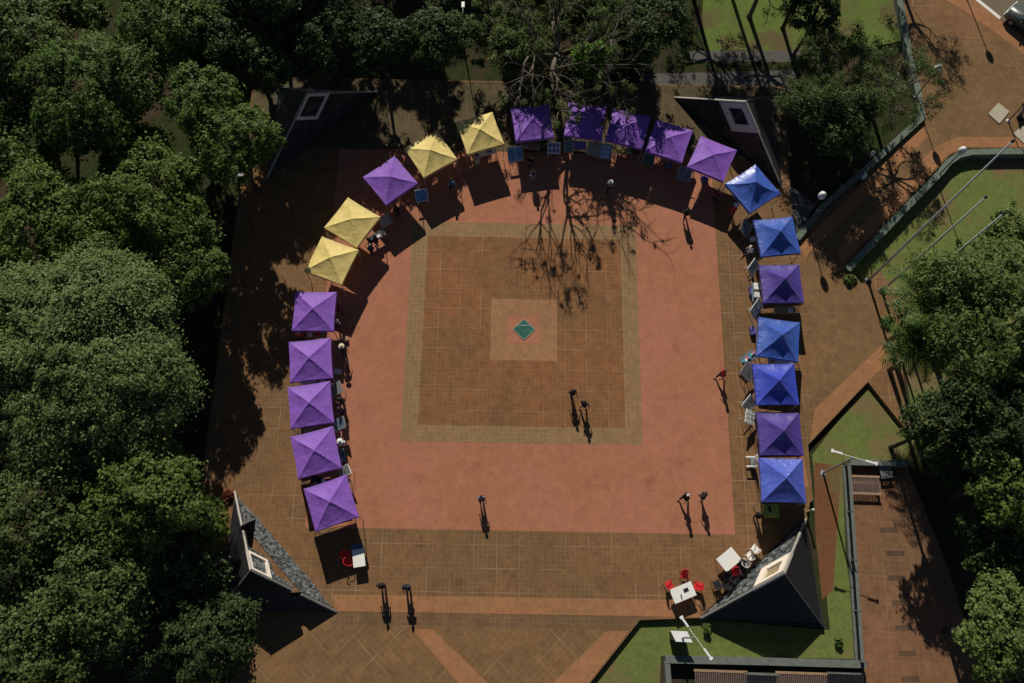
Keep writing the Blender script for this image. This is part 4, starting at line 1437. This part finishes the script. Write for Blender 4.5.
# ------------------------------------------------------------------ slatted benches by the walkway
def slat_bench(label, px, py, w2, d2, rz, mat, z=0.42):
    p = gp(px, py, GZ + z)
    root = thing('slatted_bench', label, 'bench', (p.x, p.y, GZ), R_(rz), 'slatted benches by the walkway')
    bm = bmesh.new()
    n = max(6, int(w2 / 0.12))
    for i in range(n):
        add_box(bm, ((i + 0.5) / n * w2 - w2 / 2, 0, z), (w2 / n * 0.55, d2, 0.05))
    obj('slats', bm, M[mat], root)
    for s in (-1, 1):
        bm = bmesh.new()
        add_box(bm, (0, s * (d2 / 2 + 0.09), z + 0.01), (w2 + 0.06, 0.16, 0.08), None, 0.01)
        obj('side_rail', bm, M['rail_tan'] if mat == 'brick_slat' else M['conc_grey'], root)
    for sx in (-1, 1):
        for s in (-1, 1):
            bm = bmesh.new()
            add_box(bm, (sx * (w2 / 2 - 0.12), s * (d2 / 2 - 0.05), (z - 0.03) / 2), (0.12, 0.12, z - 0.03))
            obj('leg', bm, M['conc_grey'], root)


slat_bench('brown slatted bench at the top of the walkway', 864, 485, 2.2, 1.0, -1, 'brick_slat')
slat_bench('small grey slatted bench at the top of the walkway by the tree shade', 885.5, 470.5, 0.85, 0.75, 8, 'metal_grey')
slat_bench('brown slatted bench at the bottom edge, left of the other one', 721, 681, 3.4, 1.0, -1, 'brick_slat')
slat_bench('brown slatted bench at the bottom edge, right of the other one', 802, 683, 3.3, 1.0, -1, 'brick_slat')
slat_bench('grey slatted bench at the bottom edge by the end of the railing', 846, 682, 2.4, 0.9, -1, 'metal_dark')
slat_bench('dark slatted bench between the two brown ones at the bottom edge', 762, 683, 2.2, 0.9, -1, 'metal_dark')

# white topped utility cabinet on the lawn
p = gp(681.5, 636.5, GZ + 1.55)
root = thing('utility_cabinet', 'white topped cabinet standing on the lawn under the floodlight', 'cabinet', (p.x, p.y, GZ), R_(-4))
bm = bmesh.new(); add_box(bm, (0, 0, 0.75), (1.0, 0.5, 1.5), None, 0.02); obj('body', bm, M['metal_dark'], root)
bm = bmesh.new()
q = [(-0.72, 0.30), (0.36, 0.34), (0.72, -0.3), (-0.36, -0.34)]
add_prism(bm, q, 1.505, 1.56); obj('roof', bm, M['white_metal'], root)
bm = bmesh.new(); add_box(bm, (0, -0.258, 0.75), (0.9, 0.012, 1.3)); obj('door', bm, M['metal_grey'], root)

# ------------------------------------------------------------------ lamps, poles
def floodlight(label, bpx, bpy, h, rz, L=2.6):
    b = gp(bpx, bpy, GZ)
    root = thing('floodlight_post', label, 'floodlight', (b.x, b.y, GZ), R_(rz), 'twin head floodlight posts')
    h -= GZ
    bm = bmesh.new(); add_tube(bm, [(0, 0, 0), (0, 0, h)], [0.075, 0.05], 10); add_box(bm, (0, 0, 0.02), (0.35, 0.35, 0.04)); obj('post', bm, M['metal_grey'], root)
    bm = bmesh.new(); add_tube(bm, [(-L / 2, 0, h + 0.02), (L / 2, 0, h + 0.02)], 0.022, 8); obj('crossbar', bm, M['white_metal'], root)
    for s in (-1, 1):
        bm = bmesh.new()
        add_box(bm, (s * (L / 2 - 0.25), 0, h + 0.08), (0.6, 0.13, 0.08), None, 0.025)
        add_box(bm, (s * (L / 2 + 0.12), 0, h + 0.08), (0.14, 0.24, 0.1), None, 0.025)
        obj('lamp_head', bm, M['white_metal'], root)


p1, p2 = gp(832.5, 450.5, 5.3), gp(868, 461, 5.3)
floodlight('twin floodlight post on the grass above the walkway railing', 823, 473, 5.3, math.degrees(math.atan2(p2.y - p1.y, p2.x - p1.x)))
p1, p2 = gp(683, 620, 5.3), gp(709, 656, 5.3)
bb = (p1 + p2) / 2
floodlight_base = bb
root = None
def px_of(v):
    q = CAM_M.transposed() @ (Vector(v) - CAM_POS)
    return (512 + F_PX * q.x / -q.z, 341.5 - F_PX * q.y / -q.z)
bx, by = px_of((bb.x, bb.y, GZ))
floodlight('twin floodlight post on the lawn beside the white topped cabinet', bx, by, 5.3, math.degrees(math.atan2(p2.y - p1.y, p2.x - p1.x)))


def street_lamp(label, loc, h, rz=0, arm=0.0, globe=0.28, name='street_lamp', mat='metal_dark', gmat='globe'):
    root = thing(name, label, 'lamp', loc, R_(rz), 'street lamps')
    bm = bmesh.new(); add_tube(bm, [(0, 0, 0), (0, 0, 0.4), (0, 0, h)], [0.07, 0.05, 0.035], 9); obj('post', bm, M[mat], root)
    bm = bmesh.new(); add_lathe(bm, [(0, 0), (0.16, 0), (0.16, 0.05), (0.08, 0.12), (0, 0.12)], 14); obj('base', bm, M['white_metal' if name == 'globe_lamp' and gmat == 'globe' else 'metal_dark'], root)
    if arm:
        bm = bmesh.new(); add_tube(bm, [(0, 0, h), (arm * 0.4, 0, h + 0.25), (arm, 0, h + 0.3)], 0.025, 6); obj('arm', bm, M['metal_grey'], root)
        bm = bmesh.new(); add_box(bm, (arm + 0.2, 0, h + 0.3), (0.55, 0.26, 0.12), None, 0.045); obj('lamp_head', bm, M['globe'], root)
    else:
        bm = bmesh.new(); add_lathe(bm, [(0, -0.12), (globe * 0.5, -0.1), (globe * 0.92, 0.1), (globe, 0.3), (globe * 0.85, 0.5), (globe * 0.5, 0.64), (0, 0.7)], 20, (0, 0, h)); smooth(obj('lamp_globe', bm, M[gmat], root))
    return root


street_lamp('globe street lamp beside the top blue gazebo of the right column', at(805, 219), 3.5, name='globe_lamp')
street_lamp('globe street lamp at the bend of the lawn wall near the flagpoles', at(938, 176), 3.5, name='globe_lamp')
street_lamp('globe street lamp under the thin olive tree by the paved path', at(915, 98), 3.6, name='globe_lamp')
street_lamp('globe lamp post just beyond the top edge by the road', at(966, -3), 3.9, name='globe_lamp')
street_lamp('globe lamp post between the two pale slabs at the right edge', at(1008, 121), 3.8, name='globe_lamp')
b = gp(234.5, 172, 8.5)
street_lamp('arm street lamp with pale head poking out of the left tree crowns', (b.x - 1.0, b.y - 0.1, GZ), 8.2, 5, 1.0)
b = gp(413.5, 42, 4.6)
street_lamp('street lamp with white head among dark trees at the top', (b.x, b.y - 0.8, GZ), 4.65, 90, 0.8)
b = gp(463, 7, 4.6)
street_lamp('street lamp with white head cut by the top edge', (b.x, b.y - 0.8, GZ), 4.65, 90, 0.8)
street_lamp('short lamp post with shade-darkened globe behind the yellow gazebo that carries its shadow', at(432, 123), 3.5, 0, 0.0, 0.24, 'globe_lamp', gmat='metal_dark')  # dark metal globe stands in for the shade over this lamp
for (x, y, lb) in ((868.6, 159.5, 'small white post light on the shaded wall, upper one'), (860.4, 181.7, 'small white post light on the shaded wall, lower one')):
    street_lamp(lb, at(x - 2, y + 2), 0.9, 0, 0, 0.16, 'post_light')


def flagpole(label, bpx, bpy, tpx, tpy):
    b = gp(bpx, bpy)
    best = min((abs((Vector(px_of((b.x, b.y, h))) - Vector((bpx, bpy))).length - math.hypot(tpx - bpx, tpy - bpy)), h) for h in [x * 0.1 for x in range(50, 260)])
    h = best[1]
    root = thing('flagpole', label, 'flagpole', (b.x, b.y, 0), 0, 'flagpoles beside the lawn')
    bm = bmesh.new(); add_tube(bm, [(0, 0, 0), (0, 0, h * 0.5), (0, 0, h)], [0.10, 0.075, 0.045], 10); smooth(obj('pole', bm, M['pole_grey'], root))
    bm = bmesh.new(); add_lathe(bm, [(0, 0), (0.26, 0), (0.26, 0.06), (0.15, 0.1), (0.13, 0.3), (0, 0.3)], 14); obj('base', bm, M['metal_dark'], root)
    bm = bmesh.new(); add_lathe(bm, [(0, -0.1), (0.1, 0.0), (0.1, 0.08), (0, 0.18)], 12, (0, 0, h)); obj('finial', bm, M['metal_dark'], root)


flagpole('longest bare white flagpole, upper left of the three', 868, 281, 1014, 144)
flagpole('bare white flagpole in the middle of the three', 882, 291, 988, 200)
flagpole('bare white flagpole half hidden by the bright green tree, lowest of the three', 897, 303, 1005, 215.7)

# white marker post beside the lower right gazebo
root = thing('bollard', 'short pale post at the lower right corner of the cornflower blue gazebo', 'post', at(807, 512))
bm = bmesh.new(); add_tube(bm, [(0, 0, 0), (0, 0, 1.25)], [0.07, 0.06], 10); obj('post', bm, M['conc_pale'], root)
bm = bmesh.new(); add_lathe(bm, [(0, 1.25), (0.08, 1.25), (0.07, 1.31), (0, 1.33)], 10); obj('cap', bm, M['white_metal'], root)

# bench at the right edge
root = thing('park_bench', 'dark park bench at the right edge near the pale slabs', 'bench', at(1022, 112), R_(62))
bm = bmesh.new()
for i in range(4):
    add_box(bm, (0, i * 0.12 - 0.2, 0.45), (1.7, 0.09, 0.035))
obj('seat', bm, M['brick_slat'], root)
bm = bmesh.new()
for i in range(3):
    add_box(bm, (0, 0.27 + i * 0.03, 0.58 + i * 0.13), (1.7, 0.03, 0.09))
obj('backrest', bm, M['brick_slat'], root)
for s in (-1, 1):
    bm = bmesh.new(); add_box(bm, (s * 0.7, 0, 0.215), (0.07, 0.5, 0.43)); add_box(bm, (s * 0.7, 0.3, 0.62), (0.06, 0.05, 0.5), (-0.2, 0, 0)); obj('leg', bm, M['metal_dark'], root)

# ------------------------------------------------------------------ parked car
def car(label, loc, rz):
    root = thing('parked_car', label, 'car', loc, R_(rz))
    L, W = 4.4, 1.78
    prof = [(-2.2, 0.35), (-2.2, 0.72), (-2.05, 0.86), (-0.95, 0.98), (-0.9, 1.0), (1.45, 1.0), (2.1, 0.98), (2.2, 0.8), (2.2, 0.35), (1.75, 0.28), (-1.75, 0.28)]
    bm = bmesh.new()
    a = [bm.verts.new((x, -W / 2, z)) for x, z in prof]
    b2 = [bm.verts.new((x, W / 2, z)) for x, z in prof]
    bm.faces.new(a); bm.faces.new(b2[::-1])
    n = len(prof)
    for i in range(n):
        bm.faces.new((a[i], b2[i], b2[(i + 1) % n], a[(i + 1) % n]))
    bmesh.ops.recalc_face_normals(bm, faces=bm.faces)
    bmesh.ops.bevel(bm, geom=bm.edges[:], offset=0.06, segments=2, affect='EDGES')
    smooth(obj('body', bm, M['car_paint'], root))
    cab = [(-1.05, 1.0), (-0.35, 1.46), (1.35, 1.48), (1.85, 1.0)]
    bm = bmesh.new()
    a = [bm.verts.new((x, -W / 2 + 0.08 + (z - 1) * 0.28, z)) for x, z in cab]
    b2 = [bm.verts.new((x, W / 2 - 0.08 - (z - 1) * 0.28, z)) for x, z in cab]
    bm.faces.new(a); bm.faces.new(b2[::-1])
    for i in range(4):
        bm.faces.new((a[i], b2[i], b2[(i + 1) % 4], a[(i + 1) % 4]))
    bmesh.ops.recalc_face_normals(bm, faces=bm.faces)
    obj('windows', bm, M['glass'], root)
    bm = bmesh.new(); add_box(bm, (0.5, 0, 1.49), (1.75, 1.4, 0.05), None, 0.02); obj('roof', bm, M['car_paint'], root)
    for sx in (-1.35, 1.35):
        for s in (-1, 1):
            bm = bmesh.new()
            add_lathe(bm, [(0.0, -0.1), (0.28, -0.1), (0.32, -0.06), (0.32, 0.06), (0.28, 0.1), (0, 0.1)], 20)
            bmesh.ops.rotate(bm, cent=(0, 0, 0), matrix=Matrix.Rotation(PI / 2, 3, 'X'), verts=bm.verts)
            bmesh.ops.translate(bm, vec=(sx, s * 0.82, 0.32), verts=bm.verts)
            wh = obj('wheel', bm, M['tyre'], root)
            bm = bmesh.new()
            add_lathe(bm, [(0.0, -0.012), (0.19, -0.012), (0.19, 0.012), (0, 0.012)], 16)
            bmesh.ops.rotate(bm, cent=(0, 0, 0), matrix=Matrix.Rotation(PI / 2, 3, 'X'), verts=bm.verts)
            bmesh.ops.translate(bm, vec=(sx, s * 0.92, 0.32), verts=bm.verts)
            obj('rim', bm, M['metal_grey'], wh)
    for s in (-1, 1):
        bm = bmesh.new(); add_box(bm, (-2.17, s * 0.65, 0.72), (0.1, 0.36, 0.14), None, 0.03); obj('headlight', bm, M['globe'], root)
        bm = bmesh.new(); add_box(bm, (2.18, s * 0.68, 0.8), (0.08, 0.3, 0.14), None, 0.02); obj('tail_light', bm, M['lamp_red'], root)
        bm = bmesh.new(); add_box(bm, (-0.75, s * 0.97, 1.02), (0.14, 0.2, 0.12), None, 0.03); obj('wing_mirror', bm, M['car_paint'], root)
    bm = bmesh.new(); add_box(bm, (-2.22, 0, 0.45), (0.08, 1.7, 0.16), None, 0.03); obj('bumper', bm, M['white_metal'], root)


pa, pb = gp(1012, -2), gp(999, 18)
ax = math.degrees(math.atan2(gp(1000, 18).y - gp(975, 0).y, gp(1000, 18).x - gp(975, 0).x))
cc = gp(1026, 22)
u = Vector((math.cos(R_(ax)), math.sin(R_(ax)), 0))
car('dark grey car parked on the road in the top right corner', (cc.x + u.x * 0.25 - 0.1, cc.y + u.y * 0.25 - 0.5, 0.005), ax)

# ------------------------------------------------------------------ people
def skin_mesh(verts, edges, radii, root_i, sub=1):
    me = bpy.data.meshes.new('tmp')
    me.from_pydata([tuple(v) for v in verts], edges, [])
    o = bpy.data.objects.new('tmp', me)
    C.objects.link(o)
    o.modifiers.new('skin', 'SKIN')
    if sub:
        s = o.modifiers.new('sub', 'SUBSURF')
        s.levels = sub
    if not me.skin_vertices:
        raise RuntimeError('no skin layer')
    for i, r in enumerate(radii):
        me.skin_vertices[0].data[i].radius = r if isinstance(r, tuple) else (r, r)
        me.skin_vertices[0].data[i].use_root = (i == root_i)
    dg_ = bpy.context.evaluated_depsgraph_get()
    dg_.update()
    out = bpy.data.meshes.new_from_object(o.evaluated_get(dg_))
    bpy.data.objects.remove(o)
    bpy.data.meshes.remove(me)
    for p in out.polygons:
        p.use_smooth = True
    return out


def pose_meshes(pose):
    """+Y is forward"""
    V, E, Rd, name = [], [], [], {}

    def add(k, p, r, par=None):
        name[k] = len(V)
        V.append(Vector(p))
        Rd.append(r)
        if par is not None:
            E.append((name[par], name[k]))
    sw = {'stand': 0.04, 'walk': 0.28, 'wide': 0.14, 'hold': 0.06}[pose]
    add('pelvis', (0, 0, 0.96), (0.15, 0.11))
    add('spine', (0, 0.0, 1.14), (0.135, 0.10), 'pelvis')
    add('chest', (0, 0.01, 1.32), (0.16, 0.115), 'spine')
    add('neckb', (0, 0.0, 1.45), (0.075, 0.07), 'chest')
    add('neck', (0, 0.01, 1.50), 0.052, 'neckb')
    add('jaw', (0, 0.035, 1.55), (0.06, 0.07), 'neck')
    add('head', (0, 0.025, 1.63), (0.078, 0.098), 'jaw')
    add('crown', (0, 0.015, 1.70), (0.06, 0.075), 'head')
    add('nose', (0, 0.125, 1.615), 0.014, 'head')
    for s, sd in ((-1, 'l'), (1, 'r')):
        add('ear' + sd, (s * 0.085, 0.02, 1.62), 0.016, 'head')
        add('hip' + sd, (s * 0.095, 0, 0.90), 0.088, 'pelvis')
        f = s * sw
        spread = 0.06 if pose == 'wide' else 0.0
        add('knee' + sd, (s * (0.10 + spread * .6), f * 0.55 + 0.03, 0.50), 0.058, 'hip' + sd)
        add('ankle' + sd, (s * (0.10 + spread), f - 0.02, 0.09), 0.04, 'knee' + sd)
        add('ball' + sd, (s * (0.11 + spread), f + 0.10, 0.035), (0.04, 0.03), 'ankle' + sd)
        add('toe' + sd, (s * (0.115 + spread), f + 0.17, 0.028), (0.035, 0.022), 'ball' + sd)
        add('sh' + sd, (s * 0.185, 0, 1.415), 0.062, 'chest')
        sh = V[-1]
        if pose == 'hold' or (pose == 'wide' and s > 0):
            el = sh + Vector((s * 0.07, 0.02, -0.28))
            wr = el + Vector((-s * 0.10, 0.22, 0.08))
        elif pose == 'wide':
            el = sh + Vector((s * 0.16, -0.04, -0.24))
            wr = el + Vector((s * 0.06, 0.10, -0.22))
        else:
            el = sh + Vector((s * 0.06, -f * 0.4, -0.28))
            wr = el + Vector((s * 0.02, -f * 0.45 + 0.06, -0.24))
        add('el' + sd, el, 0.043, 'sh' + sd)
        add('wr' + sd, wr, 0.029, 'el' + sd)
        d2 = (wr - el).normalized()
        pm = wr + d2 * 0.06
        add('palm' + sd, pm, (0.036, 0.02), 'wr' + sd)
        side = d2.cross(Vector((0, 0, 1)) if abs(d2.z) < 0.9 else Vector((0, 1, 0))).normalized()
        dn = d2.cross(side)
        for k, L in enumerate((0.062, 0.072, 0.068, 0.052)):
            off = side * (k - 1.5) * 0.02
            a = pm + d2 * 0.045 + off
            add('f%d%s' % (k, sd), a, 0.009, 'palm' + sd)
            add('g%d%s' % (k, sd), a + d2 * L * 0.55 + dn * 0.008, 0.0085, 'f%d%s' % (k, sd))
            add('h%d%s' % (k, sd), a + d2 * L * 0.9 + dn * 0.03, 0.007, 'g%d%s' % (k, sd))
        th = pm - side * 0.04 + d2 * 0.0
        add('t0' + sd, th, 0.010, 'palm' + sd)
        add('t1' + sd, th - side * 0.012 + d2 * 0.04 + dn * 0.01, 0.008, 't0' + sd)
    body = skin_mesh(V, E, Rd, name['pelvis'])

    def sub(keys, edges, scale, extra=None):
        idx = {k: i for i, k in enumerate(keys)}
        vs = [V[name[k]] for k in keys]
        rr = []
        for k in keys:
            r = Rd[name[k]]
            r = r if isinstance(r, tuple) else (r, r)
            rr.append((r[0] * scale + 0.012, r[1] * scale + 0.012))
        return skin_mesh(vs, [(idx[a], idx[b]) for a, b in edges], rr, 0)
    shirt = sub(['spine', 'pelvis', 'chest', 'neckb', 'shl', 'shr', 'ell', 'elr'],
                [('spine', 'pelvis'), ('spine', 'chest'), ('chest', 'neckb'), ('chest', 'shl'), ('chest', 'shr'), ('shl', 'ell'), ('shr', 'elr')], 1.1)
    trousers = sub(['pelvis', 'hipl', 'hipr', 'kneel', 'kneer', 'anklel', 'ankler'],
                   [('pelvis', 'hipl'), ('pelvis', 'hipr'), ('hipl', 'kneel'), ('hipr', 'kneer'), ('kneel', 'anklel'), ('kneer', 'ankler')], 1.12)
    bm = bmesh.new()
    add_lathe(bm, [(0.108, -0.03), (0.113, 0.03), (0.10, 0.085), (0.06, 0.12), (0, 0.132)], 14)
    for v in bm.verts:
        v.co = Vector((v.co.x * 0.9, v.co.y * 1.06, v.co.z)) + Vector((0, 0.0, 1.635 + (0.02 if v.co.y > 0.05 else 0)))
    hair = bpy.data.meshes.new('hair')
    bm.to_mesh(hair); bm.free()
    bm = bmesh.new()
    add_lathe(bm, [(0.2, 0.0), (0.205, 0.012), (0.12, 0.02), (0.112, 0.09), (0.06, 0.125), (0, 0.13)], 18, (0, 0.015, 1.665))
    hat = bpy.data.meshes.new('hat')
    bm.to_mesh(hat); bm.free()
    return dict(body=body, shirt=shirt, trousers=trousers, hair=hair, hat=hat)


POSES = {k: pose_meshes(k) for k in ('stand', 'walk', 'wide', 'hold')}
CL = dict(black=(0.012, 0.012, 0.016), navy=(0.02, 0.03, 0.08), white=(0.72, 0.72, 0.72), red=(0.55, 0.02, 0.03), blue=(0.05, 0.16, 0.35), grey=(0.2, 0.2, 0.22), beige=(0.6, 0.55, 0.35),
          maroon=(0.18, 0.02, 0.04), denim=(0.06, 0.09, 0.16), pinkish=(0.4, 0.3, 0.32), greyhair=(0.5, 0.5, 0.5), brownhair=(0.03, 0.018, 0.012))
for k, v in CL.items():
    colour('cloth ' + k, v, 0.85)


def person(label, px, py, rz, pose, shirt, trousers, top, topcol, group='people on the plaza', h=1.0):
    p = gp(px, py, 1.62 * h)
    root = thing('person', label, 'person', (p.x, p.y, 0.016), R_(rz), group)
    root.scale = (h, h, h)
    ms = POSES[pose]
    for part, m in (('body', 'skin' if len(label) % 2 else 'skin_dark'), ('shirt', 'cloth ' + shirt), ('trousers', 'cloth ' + trousers), (top, 'cloth ' + topcol)):
        me = ms[part].copy()
        me.name = part
        obj(part, me, M[m], root)


person('person in dark clothes striding, left of two on the inner square', 573, 390.5, 200, 'walk', 'black', 'black', 'hair', 'brownhair')
person('person in black with arms apart, right of two on the inner square', 585, 402, 150, 'wide', 'black', 'navy', 'hair', 'brownhair')
person('person in dark clothes alone on the lower red paving', 481, 497, 190, 'walk', 'grey', 'black', 'hair', 'brownhair')
person('person in black with pale hair, left of two by the lower right red corner', 688, 495.5, 120, 'walk', 'black', 'black', 'hair', 'greyhair', h=1.02)
person('person in black with arms apart, right of two at the lower right red corner', 706, 494.5, 60, 'wide', 'black', 'black', 'hair', 'brownhair')
person('person in dark clothes, left of two on the bottom orange strip', 380, 585, 185, 'stand', 'black', 'black', 'hair', 'brownhair', h=1.08)
person('person in dark grey clothes, right of two on the bottom orange strip', 405.5, 586.5, 175, 'hold', 'navy', 'black', 'hair', 'brownhair', h=1.08)
person('person in red walking on the right side of the red paving', 725, 371.5, 110, 'walk', 'red', 'black', 'hair', 'brownhair')
person('person with beige hat beside the second left row gazebo', 341.5, 346, 200, 'walk', 'navy', 'black', 'hat', 'beige')
person('person in black by the grey board at the third left row gazebo', 340.5, 399, 90, 'hold', 'black', 'black', 'hair', 'brownhair')
person('person in dark blue just below the one by the grey board', 338.5, 409, 100, 'stand', 'navy', 'black', 'hair', 'brownhair')
person('person in white with pale hat beside the second lowest left row gazebo', 340, 441, 170, 'hold', 'white', 'white', 'hat', 'white')
person('person in red shirt and white cap by the tilted light blue gazebo', 736, 205, 215, 'stand', 'red', 'red', 'hat', 'white')
person('person in maroon between the last top purple and the tilted blue gazebo', 718.5, 191, 200, 'hold', 'maroon', 'black', 'hair', 'brownhair')
person('person in black walking on the red paving below the last top purple gazebo', 688.5, 209, 180, 'walk', 'black', 'black', 'hair', 'brownhair')
person('person in white cap and dark clothes in the shade of the middle top gazebo', 610.5, 182, 180, 'walk', 'grey', 'black', 'hat', 'greyhair')
person('person in blue with arms out below the yellow gazebos', 451.5, 180, 140, 'wide', 'blue', 'navy', 'hair', 'brownhair')
person('person in pale shirt at the front of the topmost yellow gazebo', 477, 155, 180, 'stand', 'pinkish', 'beige', 'hair', 'brownhair')
person('person in dark clothes in the shade below the first branch shaded gazebo', 531, 157, 170, 'hold', 'black', 'black', 'hair', 'brownhair')
person('person standing in shade just below that shaded pair of gazebo boards', 533.5, 171, 10, 'stand', 'navy', 'grey', 'hair', 'brownhair')
person('person in black, upper of a pair beside the adjoining yellow gazebos', 374.5, 237, 120, 'stand', 'black', 'navy', 'hair', 'brownhair')
person('person in dark blue, lower of a pair beside the adjoining yellow gazebos', 369.5, 245, 60, 'hold', 'navy', 'black', 'hair', 'greyhair')
person('person in black at the lower tip of the single purple gazebo', 396, 207, 190, 'hold', 'black', 'black', 'hair', 'brownhair')
person('person in maroon at the right side of the top left row gazebo', 338, 306, 120, 'stand', 'maroon', 'black', 'hair', 'brownhair')
person('person in pale clothes at the lower right corner of the top left row gazebo', 337, 321, 150, 'stand', 'grey', 'black', 'hair', 'greyhair')
person('person in white at the left side of the top blue gazebo of the right column', 752.5, 247, 100, 'hold', 'white', 'denim', 'hair', 'brownhair')
person('person in black beside the lime green table', 761.5, 514, -40, 'hold', 'black', 'black', 'hair', 'brownhair')
person('person in red in the gap below the top left row gazebo', 298.5, 333.5, 180, 'stand', 'red', 'black', 'hair', 'greyhair')
